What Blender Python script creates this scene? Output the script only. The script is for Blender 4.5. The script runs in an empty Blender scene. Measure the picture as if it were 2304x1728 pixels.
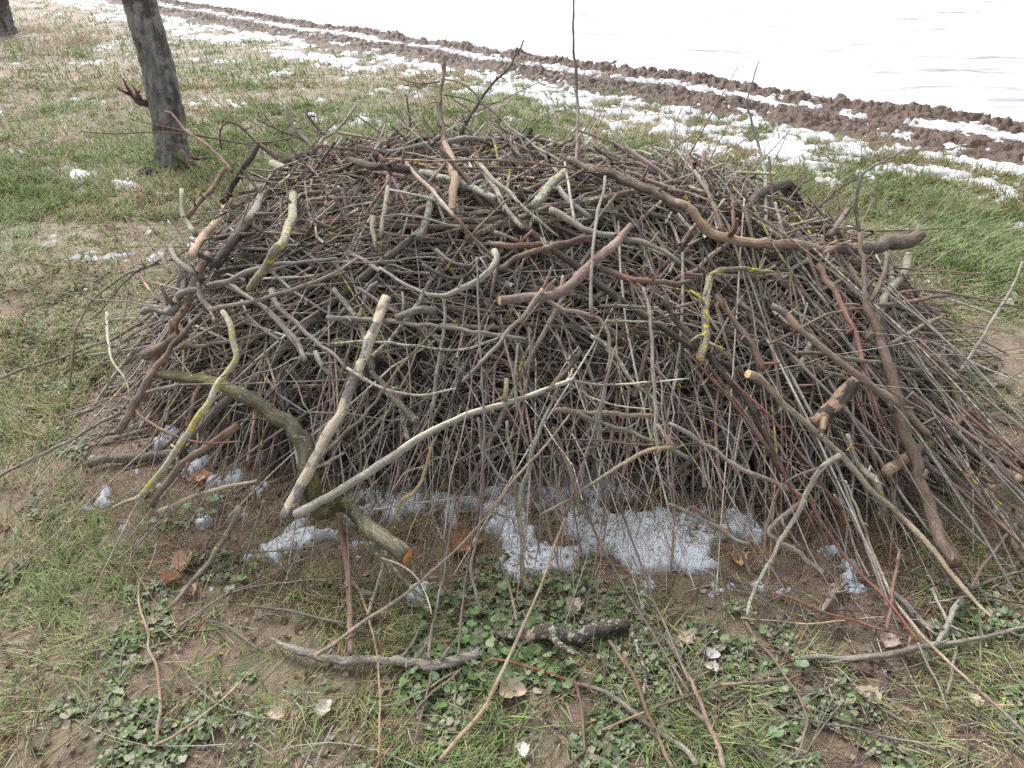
import bpy, math, random
import numpy as np

# ------------------------------------------------------------------ camera, world, sun
SC = bpy.context.scene
COL = SC.collection
FPX = 1586.0                      # focal length in pixels of the 2304 px wide photograph
TH = math.radians(33.0)
EYE = np.array([0.0, 0.0, 1.6])
cam_d = bpy.data.cameras.new('camera')
cam_d.sensor_width = 36.0
cam_d.lens = 36.0 * FPX / 2304.0
cam_d.clip_start = 0.02
cam_d.clip_end = 3000.0
cam = bpy.data.objects.new('camera', cam_d)
cam.location = tuple(EYE)
cam.rotation_euler = (math.radians(90) - TH, 0, 0)
COL.objects.link(cam)
SC.camera = cam

SUN_EL, SUN_AZ = math.radians(52), math.radians(-35)      # azimuth measured from +Y towards +X
world = bpy.data.worlds.new('World')
SC.world = world
world.use_nodes = True
wn = world.node_tree.nodes; wl = world.node_tree.links
sky = wn.new('ShaderNodeTexSky')
sky.sky_type = 'NISHITA'; sky.sun_disc = False
sky.sun_elevation = SUN_EL; sky.sun_rotation = SUN_AZ
sky.air_density = 1.0; sky.dust_density = 4.0; sky.ozone_density = 1.0
hs = wn.new('ShaderNodeHueSaturation'); hs.inputs['Saturation'].default_value = 0.22
wl.new(sky.outputs[0], hs.inputs['Color'])
wl.new(hs.outputs[0], wn['Background'].inputs['Color'])
wn['Background'].inputs['Strength'].default_value = 0.15
sun_d = bpy.data.lights.new('sun', 'SUN')
sun_d.energy = 1.0; sun_d.angle = math.radians(35); sun_d.color = (1.0, 0.97, 0.93)
sun = bpy.data.objects.new('sun', sun_d)
sun.rotation_euler = (math.radians(90) - SUN_EL, 0, math.pi - SUN_AZ)
COL.objects.link(sun)
SC.view_settings.view_transform = 'Standard'
SC.view_settings.look = 'None'
SC.view_settings.exposure = 1.22
SC.view_settings.gamma = 1.0
SC.render.film_transparent = False
SC.cycles.max_bounces = 5
SC.cycles.diffuse_bounces = 3
SC.cycles.glossy_bounces = 2
SC.cycles.use_denoising = False

rng = np.random.default_rng(7)
R = random.Random(11)

# ------------------------------------------------------------------ noise
_T = np.random.default_rng(3).random((256, 256)).astype(np.float32)
def vnoise(x, y):
    xi = np.floor(x).astype(np.int64); yi = np.floor(y).astype(np.int64)
    fx = x - xi; fy = y - yi
    fx = fx * fx * (3 - 2 * fx); fy = fy * fy * (3 - 2 * fy)
    a = _T[xi & 255, yi & 255]; b = _T[(xi + 1) & 255, yi & 255]
    c = _T[xi & 255, (yi + 1) & 255]; d = _T[(xi + 1) & 255, (yi + 1) & 255]
    return (a + (b - a) * fx) * (1 - fy) + (c + (d - c) * fx) * fy
def fbm(x, y, o=4, s=0.0):
    v = 0.0; a = 0.5; t = 0.0
    ca, sa = math.cos(0.6), math.sin(0.6)
    x = x + s * 17.3; y = y - s * 9.1
    for i in range(o):
        v = v + a * vnoise(x, y); t += a; a *= 0.5
        x, y = (x * ca - y * sa) * 2.03 + 13.7, (x * sa + y * ca) * 2.03 + 5.1
    return v / t                                  # about 0..1, mean 0.5
def sstep(a, b, x):
    t = np.clip((x - a) / (b - a), 0, 1); return t * t * (3 - 2 * t)

# ------------------------------------------------------------------ terrain functions
XS = np.array([-60., -30., -15., -8.82, -4.0, 0.72, 3.95, 8.0, 20.0, 60.0])
YS = np.array([73., 41., 26.0, 18.0, 13.1, 8.6, 5.45, 1.6, -9.8, -47.])
def yb(x):                                         # where the verge ends and the ploughed soil begins
    return np.interp(x, XS, YS)
_px = np.linspace(-60, 60, 481)
_sm = np.convolve(np.pad(yb(_px), 8, mode='edge'), np.ones(17) / 17, 'valid')
def tt(x, y):                                      # distance past that edge, square to it
    return (y - np.interp(x, _px, _sm)) * 0.66
def ground_z(x, y):
    z = (fbm(x * 0.8, y * 0.8, 3, 1) - 0.5) * 0.07 + (fbm(x * 5, y * 5, 4, 2) - 0.5) * 0.035
    z = z + (fbm(x * 22, y * 22, 3, 5) - 0.5) * 0.012
    near = 1.0
    return z * near
def mound(x, y, cx=.12, cy=2.75, bf=1.3, H=.84, al=1.85):
    L = x < cx
    a = np.where(L, al, 1.75); e = np.where(L, 3.0, 2.3)
    b = np.where(y < cy, bf, 1.3)
    r = (np.abs((x - cx) / a) ** e + np.abs((y - cy) / b) ** e) ** (1 / e)
    return H * np.clip(1 - r ** np.where(L, 2.6, 2.0), 0, 1) ** .7
def surf(x, y):
    return np.maximum(mound(x, y), 0.0)
def fill(x, y):
    x = np.asarray(x, float); y = np.asarray(y, float)
    m = mound(x, y, bf=0.86 - .08 * sstep(.3, 1.2, -x) + .26 * sstep(.35, 1.2, x), H=.80, al=1.66)
    m = m * (1 + .12 * sstep(-.1, .8, -x))
    return m + (fbm(x * 2.6, y * 2.6, 3, 70) - .5) * .36 * sstep(.08, .4, m)

# ------------------------------------------------------------------ picture <-> place
def rays(u, v):
    x = (np.asarray(u, float) - 1152) / FPX; y = (864 - np.asarray(v, float)) / FPX
    return np.stack([x, math.cos(TH) + y * math.sin(TH), -math.sin(TH) + y * math.cos(TH)], -1)
def project(P):
    P = np.asarray(P, float) - EYE
    z = P[..., 1] * math.cos(TH) - P[..., 2] * math.sin(TH)
    y = P[..., 1] * math.sin(TH) + P[..., 2] * math.cos(TH)
    return 1152 + FPX * P[..., 0] / z, 864 - FPX * y / z
_ts = np.linspace(0.7, 26, 1500)
def hit(u, v):                                     # ray length to the pile or the ground
    d = rays(u, v); P = EYE + _ts[:, None] * d
    below = P[:, 2] < surf(P[:, 0], P[:, 1])
    i = int(np.argmax(below)) if below.any() else len(_ts) - 1
    return _ts[i]

# ------------------------------------------------------------------ object helpers
def mesh_obj(name, verts, faces, mat, parent=None, attrs=None, uv=None, smooth=True, loc=None, mats=None, fmat=None):
    """faces: list of int arrays (n,k) or list of index lists"""
    verts = np.asarray(verts, np.float32)
    if loc is not None: verts = verts - np.asarray(loc, np.float32)
    me = bpy.data.meshes.new(name)
    if isinstance(faces, np.ndarray): faces = [faces]
    idx = []; tot = []
    for fa in faces:
        if isinstance(fa, np.ndarray):
            idx.append(fa.reshape(-1)); tot.append(np.full(len(fa), fa.shape[1], np.int32))
        else:
            idx.append(np.asarray(fa)); tot.append(np.array([len(fa)], np.int32))
    idx = np.concatenate(idx).astype(np.int32); tot = np.concatenate(tot)
    me.vertices.add(len(verts)); me.vertices.foreach_set('co', verts.reshape(-1))
    me.loops.add(len(idx)); me.loops.foreach_set('vertex_index', idx)
    st = np.zeros(len(tot), np.int32); st[1:] = np.cumsum(tot)[:-1]
    me.polygons.add(len(tot)); me.polygons.foreach_set('loop_start', st); me.polygons.foreach_set('loop_total', tot)
    me.polygons.foreach_set('use_smooth', np.full(len(tot), smooth))
    if fmat is not None: me.polygons.foreach_set('material_index', np.asarray(fmat, np.int32))
    me.update(calc_edges=True)
    for k, a in (attrs or {}).items():
        at = me.attributes.new(k, 'FLOAT_COLOR', 'POINT')
        at.data.foreach_set('color', np.asarray(a, np.float32).reshape(-1))
    if uv is not None:
        l = me.uv_layers.new(name='UVMap')
        l.data.foreach_set('uv', np.asarray(uv, np.float32)[idx].reshape(-1))
    for m in (mats or [mat]): me.materials.append(m)
    o = bpy.data.objects.new(name, me); COL.objects.link(o)
    if loc is not None: o.location = tuple(float(c) for c in loc)
    if parent is not None: o.parent = parent
    return o
def tag(o, label=None, cat=None, group=None, kind=None):
    if label: o['label'] = label
    if cat: o['category'] = cat
    if group: o['group'] = group
    if kind: o['kind'] = kind
    return o

# ------------------------------------------------------------------ materials
def new_mat(name):
    m = bpy.data.materials.new(name); m.use_nodes = True
    n = m.node_tree.nodes; l = m.node_tree.links
    b = n['Principled BSDF']; b.inputs['Roughness'].default_value = 0.85
    b.inputs['Specular IOR Level'].default_value = 0.25
    return m, n, l, b
def noise(n, l, vec, scale, detail=4, rough=0.55):
    t = n.new('ShaderNodeTexNoise'); t.inputs['Scale'].default_value = scale
    t.inputs['Detail'].default_value = detail; t.inputs['Roughness'].default_value = rough
    if vec is not None: l.new(vec, t.inputs['Vector'])
    return t.outputs['Fac']
def ramp(n, l, fac, stops):
    r = n.new('ShaderNodeValToRGB'); e = r.color_ramp.elements
    while len(e) < len(stops): e.new(0.5)
    for i, (p, c) in enumerate(stops):
        e[i].position = p; e[i].color = (c if isinstance(c, tuple) else (c, c, c)) + (1,)
    l.new(fac, r.inputs[0]); return r.outputs['Color']
def mixc(n, l, fac, a, b, mode='MIX'):
    m = n.new('ShaderNodeMix'); m.data_type = 'RGBA'; m.blend_type = mode
    for k, v in ((0, fac), (6, a), (7, b)):
        if isinstance(v, (int, float)): m.inputs[k].default_value = v
        elif isinstance(v, tuple): m.inputs[k].default_value = v + (1,)
        else: l.new(v, m.inputs[k])
    return m.outputs[2]
def math_(n, l, op, a, b=0.0):
    m = n.new('ShaderNodeMath'); m.operation = op
    for k, v in ((0, a), (1, b)):
        if isinstance(v, (int, float)): m.inputs[k].default_value = v
        else: l.new(v, m.inputs[k])
    return m.outputs[0]
def bump(n, l, b, h, s, d):
    bn = n.new('ShaderNodeBump'); bn.inputs['Strength'].default_value = s; bn.inputs['Distance'].default_value = d
    l.new(h, bn.inputs['Height']); l.new(bn.outputs[0], b.inputs['Normal'])
def attr(n, name):
    a = n.new('ShaderNodeAttribute'); a.attribute_name = name; return a

def bark_material(name, crack, trunk=False):
    m, n, l, b = new_mat(name)
    base = attr(n, 'Tint').outputs['Color']
    aux = attr(n, 'Aux'); sep = n.new('ShaderNodeSeparateColor'); l.new(aux.outputs['Color'], sep.inputs[0])
    tc = n.new('ShaderNodeTexCoord')
    obj = n.new('ShaderNodeNewGeometry').outputs['Position']
    mp = n.new('ShaderNodeMapping'); l.new(tc.outputs['UV'], mp.inputs['Vector'])
    mp.inputs['Scale'].default_value = (14, 1.0, 1)          # u = metres along, v = metres around
    streak = n.new('ShaderNodeTexNoise'); streak.inputs['Scale'].default_value = 1.0 if crack else 1.0
    streak.inputs['Detail'].default_value = 6; streak.inputs['Roughness'].default_value = 0.65
    mp.inputs['Scale'].default_value = (7, 26, 1) if trunk else (22, 120, 1) if crack else (18, 170, 1)
    l.new(mp.outputs[0], streak.inputs['Vector'])
    s = streak.outputs['Fac']
    blot = noise(n, l, obj, 9, 3)
    fine = noise(n, l, obj, 160, 3, 0.7)
    c = mixc(n, l, 1.0, base, ramp(n, l, s, [(0.28, 0.30 if crack else 0.55), (0.5, 0.9), (0.72, 1.45)]), 'MULTIPLY')
    c = mixc(n, l, 0.8, c, ramp(n, l, blot, [(0.3, (0.62, 0.58, 0.56)), (0.52, (1.0, 1.0, 1.0)), (0.7, (1.25, 1.27, 1.25))]), 'MULTIPLY')
    c = mixc(n, l, 0.7, c, ramp(n, l, fine, [(0.33, 0.6), (0.5, 1.0), (0.68, 1.5)]), 'MULTIPLY')
    # wood laid bare
    pn = noise(n, l, obj, 14, 4)
    pf = math_(n, l, 'GREATER_THAN', math_(n, l, 'ADD', math_(n, l, 'MULTIPLY', pn, 1.0), sep.outputs['Blue']), 1.0)
    wood = mixc(n, l, aux.outputs['Alpha'], (0.31, 0.225, 0.155), (0.62, 0.55, 0.41))
    wood = mixc(n, l, 1.0, wood, ramp(n, l, s, [(0.3, 0.7), (0.6, 1.1)]), 'MULTIPLY')
    c = mixc(n, l, pf, c, wood)
    # lichens
    ln = noise(n, l, obj, 42, 5, 0.7)
    lf = ramp(n, l, math_(n, l, 'ADD', ln, sep.outputs['Red']), [(0.94, 0.0), (0.99, 1.0)])
    c = mixc(n, l, lf, c, ramp(n, l, fine, [(0.3, (0.30, 0.24, 0.03)), (0.7, (0.62, 0.54, 0.12))]))
    gn = noise(n, l, obj, 60, 4, 0.7)
    gf = ramp(n, l, math_(n, l, 'ADD', gn, sep.outputs['Green']), [(0.98, 0.0), (1.05, 1.0)])
    c = mixc(n, l, gf, c, ramp(n, l, fine, [(0.3, (0.24, 0.25, 0.18)), (0.7, (0.44, 0.45, 0.36))]))
    if trunk:
        q = noise(n, l, obj, 5.5, 5, 0.7)
        c = mixc(n, l, ramp(n, l, q, [(0.50, 0.0), (0.58, .75)]), c, (.055, .045, .036))
        q2 = noise(n, l, mp.outputs[0], 1.7, 5, .7)
        c = mixc(n, l, ramp(n, l, q2, [(0.36, .85), (0.44, 0.0)]), c, (.05, .04, .034))
    l.new(c, b.inputs['Base Color'])
    h = math_(n, l, 'ADD', math_(n, l, 'MULTIPLY', s, 1.0), math_(n, l, 'MULTIPLY', fine, 0.5))
    h = math_(n, l, 'ADD', h, math_(n, l, 'MULTIPLY', lf, 0.5))
    bump(n, l, b, h, 0.8, 0.006 if crack else 0.0018)
    b.inputs['Roughness'].default_value = 0.8
    return m
M_BARK = bark_material('bark', False)
M_ROUGH = bark_material('cracked_bark', True)
M_TRUNK = bark_material('old_trunk_bark', True, True)

def cut_material(name, c1, c2):
    m, n, l, b = new_mat(name)
    uv = n.new('ShaderNodeTexCoord').outputs['UV']
    w = n.new('ShaderNodeTexWave'); w.wave_type = 'RINGS'; w.rings_direction = 'Z'
    w.inputs['Scale'].default_value = 90; w.inputs['Distortion'].default_value = 3; w.inputs['Detail'].default_value = 3
    l.new(uv, w.inputs['Vector'])
    nf = noise(n, l, uv, 60, 4)
    c = mixc(n, l, ramp(n, l, nf, [(0.35, 0.0), (0.65, 1.0)]), c1, c2)
    c = mixc(n, l, 0.5, c, ramp(n, l, w.outputs['Fac'], [(0.0, 0.7), (1.0, 1.15)]), 'MULTIPLY')
    l.new(c, b.inputs['Base Color']); bump(n, l, b, nf, 0.5, 0.002)
    return m
M_CUT_PALE = cut_material('pale_cut_wood', (0.42, 0.29, 0.15), (0.62, 0.47, 0.27))
M_CUT_ORANGE = cut_material('orange_cut_wood', (0.42, 0.13, 0.03), (0.72, 0.33, 0.10))
M_CUT_BROWN = cut_material('brown_cut_wood', (0.16, 0.08, 0.05), (0.30, 0.16, 0.10))

def ground_material():
    m, n, l, b = new_mat('muddy_ground')
    p = n.new('ShaderNodeNewGeometry').outputs['Position']
    a = noise(n, l, p, 1.6, 5); c2 = noise(n, l, p, 14, 6, 0.65); c3 = noise(n, l, p, 90, 4, 0.7)
    c = ramp(n, l, a, [(0.3, (0.145, 0.098, 0.070)), (0.55, (0.200, 0.141, 0.106)), (0.75, (0.250, 0.188, 0.150))])
    c = mixc(n, l, 0.8, c, ramp(n, l, c2, [(0.3, (0.62, 0.59, 0.57)), (0.5, (1.0, 1.0, 1.0)), (0.7, (1.22, 1.21, 1.20))]), 'MULTIPLY')
    c = mixc(n, l, 0.35, c, ramp(n, l, c3, [(0.35, 0.7), (0.65, 1.25)]), 'MULTIPLY')
    g = noise(n, l, p, 2.3, 5, 0.6)
    c = mixc(n, l, ramp(n, l, g, [(0.42, 0.0), (0.60, 0.35)]), c, (0.17, 0.18, 0.085))
    # beyond the furrows all is field soil; close to the horizon it hides under the snow sheet
    l.new(c, b.inputs['Base Color'])
    h = math_(n, l, 'ADD', c2, math_(n, l, 'MULTIPLY', c3, 0.5))
    bump(n, l, b, h, 0.9, 0.02)
    b.inputs['Roughness'].default_value = 0.62
    b.inputs['Specular IOR Level'].default_value = 0.45
    return m
M_GROUND = ground_material()
def soil_material():
    m, n, l, b = new_mat('wet_ploughed_soil')
    p = n.new('ShaderNodeNewGeometry').outputs['Position']
    a = noise(n, l, p, 5, 5); c2 = noise(n, l, p, 40, 6, 0.65)
    c = ramp(n, l, a, [(0.3, (0.068, 0.042, 0.029)), (0.7, (0.120, 0.076, 0.054))])
    c = mixc(n, l, 0.8, c, ramp(n, l, c2, [(0.3, 0.6), (0.7, 1.35)]), 'MULTIPLY')
    l.new(c, b.inputs['Base Color']); bump(n, l, b, c2, 0.8, 0.02)
    b.inputs['Roughness'].default_value = 0.6; b.inputs['Specular IOR Level'].default_value = 0.4
    return m
M_SOIL = soil_material()
def snow_material(name, shade_litter):
    m, n, l, b = new_mat(name)
    p = n.new('ShaderNodeNewGeometry').outputs['Position']
    a = noise(n, l, p, 60, 5, 0.7)
    c = (0.48, 0.52, 0.57) if shade_litter else (0.565, 0.58, 0.60)  # base greyed and blued for shade under the pile; litter specks are real
    if shade_litter:
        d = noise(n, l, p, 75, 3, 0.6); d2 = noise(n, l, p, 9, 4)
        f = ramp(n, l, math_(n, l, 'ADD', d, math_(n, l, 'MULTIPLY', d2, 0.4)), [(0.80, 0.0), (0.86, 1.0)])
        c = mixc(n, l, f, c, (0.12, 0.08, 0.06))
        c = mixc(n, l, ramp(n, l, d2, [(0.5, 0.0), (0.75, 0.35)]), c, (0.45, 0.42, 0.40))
    else:
        mp = n.new('ShaderNodeMapping'); l.new(p, mp.inputs['Vector'])
        mp.inputs['Rotation'].default_value = (0, 0, 0.87); mp.inputs['Scale'].default_value = (0.35, 2.2, 1)
        d = noise(n, l, mp.outputs[0], 0.9, 7, 0.68)
        f = ramp(n, l, d, [(0.54, 0.0), (0.68, 0.95)])
        c = mixc(n, l, f, c, (0.12, 0.11, 0.11))
        d3 = noise(n, l, mp.outputs[0], 3.2, 8, 0.72)
        c = mixc(n, l, ramp(n, l, d3, [(0.48, 0.0), (0.62, 0.85)]), c, (0.26, 0.26, 0.28))
    if isinstance(c, tuple): b.inputs['Base Color'].default_value = c + (1,)
    else: l.new(c, b.inputs['Base Color'])
    bump(n, l, b, a, 0.4, 0.004 if shade_litter else 0.01)
    b.inputs['Roughness'].default_value = 0.6
    b.inputs['Subsurface Weight'].default_value = 0.0
    return m
M_SNOW = snow_material('field_snow', False)
M_SNOW_SHADE_LITTER = snow_material('shaded_littered_snow', True)
def tint_material(name, rough=0.7, spec=0.3, trans=0.0, vein=60):
    m, n, l, b = new_mat(name)
    p = n.new('ShaderNodeNewGeometry').outputs['Position']
    c = mixc(n, l, 0.8, attr(n, 'Tint').outputs['Color'], ramp(n, l, noise(n, l, p, vein, 4, 0.65), [(0.3, 0.65), (0.5, 1.0), (0.7, 1.35)]), 'MULTIPLY')
    l.new(c, b.inputs['Base Color'])
    b.inputs['Roughness'].default_value = rough; b.inputs['Specular IOR Level'].default_value = spec
    if trans:
        t = n.new('ShaderNodeBsdfTranslucent'); l.new(c, t.inputs['Color'])
        mx = n.new('ShaderNodeMixShader'); mx.inputs[0].default_value = trans
        l.new(b.outputs[0], mx.inputs[1]); l.new(t.outputs[0], mx.inputs[2])
        l.new(mx.outputs[0], n['Material Output'].inputs['Surface'])
    return m
M_GRASS = tint_material('grass_blades', 0.55, 0.35, 0.25, 12)
M_LEAF = tint_material('small_green_leaves', 0.5, 0.4, 0.2, 120)
M_DEAD = tint_material('dead_leaf', 0.75, 0.25, 0.15, 90)

# ------------------------------------------------------------------ the setting
def axis_lin(core, step, g, lim):
    v = list(np.arange(core[0], core[1] + 1e-6, step)); s = step
    a = v[-1]
    while a < lim[1]: s *= g; a += s; v.append(a)
    s = step; a = v[0]; w = []
    while a > lim[0]: s *= g; a -= s; w.append(a)
    return np.array(w[::-1] + v)
def grid_faces(nx, ny):
    i = np.arange(nx * ny).reshape(ny, nx)
    return np.stack([i[:-1, :-1], i[:-1, 1:], i[1:, 1:], i[1:, :-1]], -1).reshape(-1, 4)
gx = axis_lin((-3.2, 3.2), 0.016, 1.028, (-900, 900)); gy = axis_lin((0.4, 4.6), 0.016, 1.022, (-300, 1500))
X, Y = np.meshgrid(gx, gy)
Z = ground_z(X, Y)
t_ = tt(X, Y)
Z = Z - 0.03 * sstep(-0.1, 0.15, t_)
o = mesh_obj('ground', np.stack([X, Y, Z], -1).reshape(-1, 3), grid_faces(len(gx), len(gy)), M_GROUND)
tag(o, 'muddy grassy ground under the brushwood pile', 'ground', kind='structure')

def strip_grid(x0, x1, dx, t0, t1, dt):
    xs = np.arange(x0, x1, dx); ts = np.arange(t0, t1 + 1e-6, dt)
    Xg, Tg = np.meshgrid(xs, ts)
    Yg = np.interp(Xg, _px, _sm) + Tg / 0.66
    return Xg, Yg, Tg, grid_faces(len(xs), len(ts))
def soil_h(Xg, Yg, Tg):
    e = sstep(-0.18, 0.06, Tg + (fbm(Xg * 3, Yg * 3, 4, 8) - .5) * 0.55) * (1 - sstep(1.50, 1.64, Tg + (fbm(Xg * 5, Yg * 5, 3, 9) - .5) * 0.22))
    w1 = np.exp(-((Tg - 0.48) / 0.26) ** 2); w2 = np.exp(-((Tg - 1.26) / 0.17) ** 2)
    n1 = fbm(Xg * 9, Yg * 9, 5, 10); n2 = fbm(Xg * 26, Yg * 26, 4, 11); n3 = fbm(Xg * 60, Yg * 60, 2, 13)
    clod = sstep(0.36, 0.66, n1) * 0.026 + sstep(0.42, 0.60, n2) * 0.044 + (n3 - .5) * .034 + (fbm(Xg * 3.5, Yg * 3.5, 3, 12) - .5) * .10
    z = -0.05 + e * (0.050 + 0.020 * w1 + 0.038 * w2 + clod * (0.30 + 0.75 * w1 + 0.85 * w2))
    return z, e
def soil_mesh(x0, x1, dx, dt):
    Xg, Yg, Tg, F = strip_grid(x0, x1, dx, -0.45, 1.85, dt)
    z, e = soil_h(Xg, Yg, Tg)
    return np.stack([Xg, Yg, z + ground_z(Xg, Yg)], -1).reshape(-1, 3), F
parts = [soil_mesh(-60, -9.95, 0.08, 0.05), soil_mesh(-10, 0, 0.022, 0.022), soil_mesh(-0.022, 7.5, 0.014, 0.014), soil_mesh(7.45, 30, 0.07, 0.05)]
V = []; F = []; off = 0
for v_, f_ in parts: V.append(v_); F.append(f_ + off); off += len(v_)
o = mesh_obj('ploughed_soil', np.concatenate(V), np.concatenate(F), M_SOIL)
tag(o, 'strip of dark brown ploughed soil along the snow field', 'soil', kind='structure')

# the snow field beyond the furrow: a sheet about 5 cm thick whose edge runs up to the soil ridge
def snowfield_z(Xg, Yg, Tg):
    soft = (fbm(Xg * 0.5, Yg * 1.1, 4, 20) - .5) * 0.16 + (fbm(Xg * 3, Yg * 3, 3, 21) - .5) * 0.03
    return ground_z(Xg, Yg) * 0.4 + 0.075 + soft * sstep(1.6, 2.6, Tg) * 1.0 - 0.16 * (1 - sstep(1.36, 1.62, Tg))
xs = axis_lin((-12, 9), 0.06, 1.06, (-700, 700)); ts = axis_lin((1.3, 6.0), 0.05, 1.05, (1.29, 900))
Xg, Tg = np.meshgrid(xs, ts)
Xc = np.clip(Xg, -60, 60)
Yg = np.interp(Xc, _px, _sm) + Tg / 0.66 - (Xg - Xc) * 1.0
o = mesh_obj('snow_field', np.stack([Xg, Yg, snowfield_z(Xg, Yg, Tg)], -1).reshape(-1, 3), grid_faces(len(xs), len(ts)), M_SNOW)
tag(o, 'wide white snow covered field beyond the furrows', 'snow field', kind='structure')

# patchy snow on the verge, in the furrow and in the grass
def snow_mask(Xg, Yg, Tg):
    big = fbm(Xg * 1.5, Yg * 1.5, 4, 30); mid = fbm(Xg * 5, Yg * 5, 4, 31); fine = fbm(Xg * 18, Yg * 18, 3, 32)
    n = 0.5 + (0.32 * (big - .5) + 0.38 * (mid - .5) + 0.36 * (fine - .5)) * 1.15
    n = np.where(Tg > .25, .5 + (n - .5) * 2.1 + (fine - .5) * .2, n)
    def band(c, w, k):                                   # lower threshold = more snow
        return k * np.exp(-np.abs((Tg - c) / w) ** 2.5)
    thr = 0.672 - band(-0.55, 0.36, 0.135) - band(0.02, 0.14, 0.19) - band(0.93, 0.12, 0.200) - 0.040 * sstep(-2.6, -1.2, Tg) * (Tg < 0) + .035 * sstep(-1.3, -2.6, Tg) * 0 + 0.05 * sstep(0.1, 0.3, Tg)
    thr = thr + 0.5 * sstep(1.35, 1.42, Tg) + 0.2 * (1 - sstep(2.2, 3.2, Yg)) + .03 * sstep(1.5, 3.5, -Xg) * (Tg < -.9)
    return n - thr
def verge_snow(x0, x1, dx, t0, t1, dt):
    Xg, Yg, Tg, F = strip_grid(x0, x1, dx, t0, t1, dt)
    m = snow_mask(Xg, Yg, Tg)
    keep = (mound(Xg, Yg) <= 0.0)
    m = np.where(keep, m, -1)
    sz = ground_z(Xg, Yg) + np.where(Tg > -0.2, 0.028 * sstep(0, .2, Tg), 0)
    z = sz + np.clip(m * 0.42, -0.03, 0.02) + 0.004
    V = np.stack([Xg, Yg, z], -1).reshape(-1, 3)
    ok = (m > -0.03).reshape(-1)
    F = F[ok[F].any(1)]
    used = np.unique(F); mp_ = np.zeros(len(V), np.int64); mp_[used] = np.arange(len(used))
    return V[used], mp_[F]
parts = [verge_snow(-30, -8.9, 0.05, -6, 1.5, 0.05), verge_snow(-9, 0, 0.028, -7.5, 1.5, 0.028), verge_snow(-0.028, 7.5, 0.018, -4.5, 1.5, 0.018)]
V = []; F = []; off = 0
for v_, f_ in parts: V.append(v_); F.append(f_ + off); off += len(v_)
o = mesh_obj('snow_patches', np.concatenate(V), np.concatenate(F), M_SNOW)
tag(o, 'thin melting snow in patches over grass and furrows', 'snow', kind='stuff')

# snow left lying underneath the front of the pile
def under_snow(x, y):
    e = 1 - np.sqrt(((x - 0.20) / 0.80) ** 2 + ((y - 1.93) / 0.46) ** 2)
    e2 = 1 - np.sqrt(((x + 0.9) / 0.40) ** 2 + ((y - 2.05) / 0.26) ** 2)
    e = np.maximum(e, e2 * 0.4 - .15)
    sp = 1 - np.sqrt(((x - 0.52) / 0.24) ** 2 + ((y - 1.53) / 0.07) ** 2)
    sq = 1 - np.sqrt(((x + 0.66) / 0.07) ** 2 + ((y - 1.60) / 0.09) ** 2)
    e = np.maximum(np.maximum(e, sp * .5), sq * .6)
    n = fbm(x * 8, y * 8, 4, 40); n2 = fbm(x * 28, y * 28, 3, 41)
    e = e - .5 * sstep(.42, .60, -x) * (np.hypot(x + .66, y - 1.6) > .13) - .5 * (1 - sstep(1.30, 1.62, y + (fbm(x * 6, y * 6, 4, 44) - .5) * .5)) - .2 * sstep(.75, .95, x)
    return e * 0.45 + 0.0 + (n - .5) * 1.9 + (n2 - .5) * 0.75 - .02
xs = np.arange(-1.4, 1.3, 0.008); ys = np.arange(1.3, 2.6, 0.008)
Xg, Yg = np.meshgrid(xs, ys); m_ = under_snow(Xg, Yg)
z = ground_z(Xg, Yg) + np.clip(m_ * 0.12, -0.02, 0.022) + 0.003
ok = (m_ > -0.08).reshape(-1); F = grid_faces(len(xs), len(ys)); F = F[ok[F].any(1)]
V = np.stack([Xg, Yg, z], -1).reshape(-1, 3)
used = np.unique(F); mp_ = np.zeros(len(V), np.int64); mp_[used] = np.arange(len(used))
o = mesh_obj('snow_under_pile', V[used], mp_[F], M_SNOW_SHADE_LITTER)
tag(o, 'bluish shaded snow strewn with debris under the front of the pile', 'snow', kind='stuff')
# ------------------------------------------------------------------ ground vegetation
def in_pile(x, y): return mound(x, y) > 0.02
def sample_ground(n, umin, umax, vmin, vmax, mix=0.5):
    """points on the ground, denser towards the camera"""
    u = rng.uniform(umin, umax, n); v = rng.uniform(vmin, vmax, n)
    d = rays(u, v); t = -1.6 / d[:, 2]; P = EYE + t[:, None] * d
    return P[:, 0], P[:, 1]
def blades(x, y, ln, wd, az, lean, col, curve=0.6, seg=3, z0=None):
    n = len(x)
    z = ground_z(x, y) if z0 is None else z0
    dirx, diry = np.cos(az), np.sin(az)
    sx, sy = -diry, dirx
    rows = []
    for k in range(seg + 1):
        f = k / seg
        a = lean + curve * f                         # angle from the vertical
        a_m = lean + curve * f * 0.5
        r = ln * f * np.sin(a_m); h = ln * f * np.cos(a_m)
        w = wd * (1 - f ** 1.6) * 0.5 + 1e-5
        cx = x + dirx * r; cy = y + diry * r; cz = z - 0.004 + np.maximum(h, 0.004 * f)
        if k < seg:
            rows.append(np.stack([cx - sx * w, cy - sy * w, cz], -1)); rows.append(np.stack([cx + sx * w, cy + sy * w, cz + w * 0.4], -1))
        else: rows.append(np.stack([cx, cy, cz], -1))
    V = np.stack(rows, 1); m = V.shape[1]
    b = (np.arange(n) * m)[:, None]
    q = []
    for k in range(seg - 1):
        q.append(b + np.array([[2 * k, 2 * k + 1, 2 * k + 3, 2 * k + 2]]))
    tr = b + np.array([[2 * seg - 2, 2 * seg - 1, 2 * seg]])
    shade = np.repeat(col[:, None, :], m, 1)
    C = np.concatenate([shade, np.ones((n, m, 1))], -1)
    return V.reshape(-1, 3), np.concatenate(q), tr, C.reshape(-1, 4)
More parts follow.
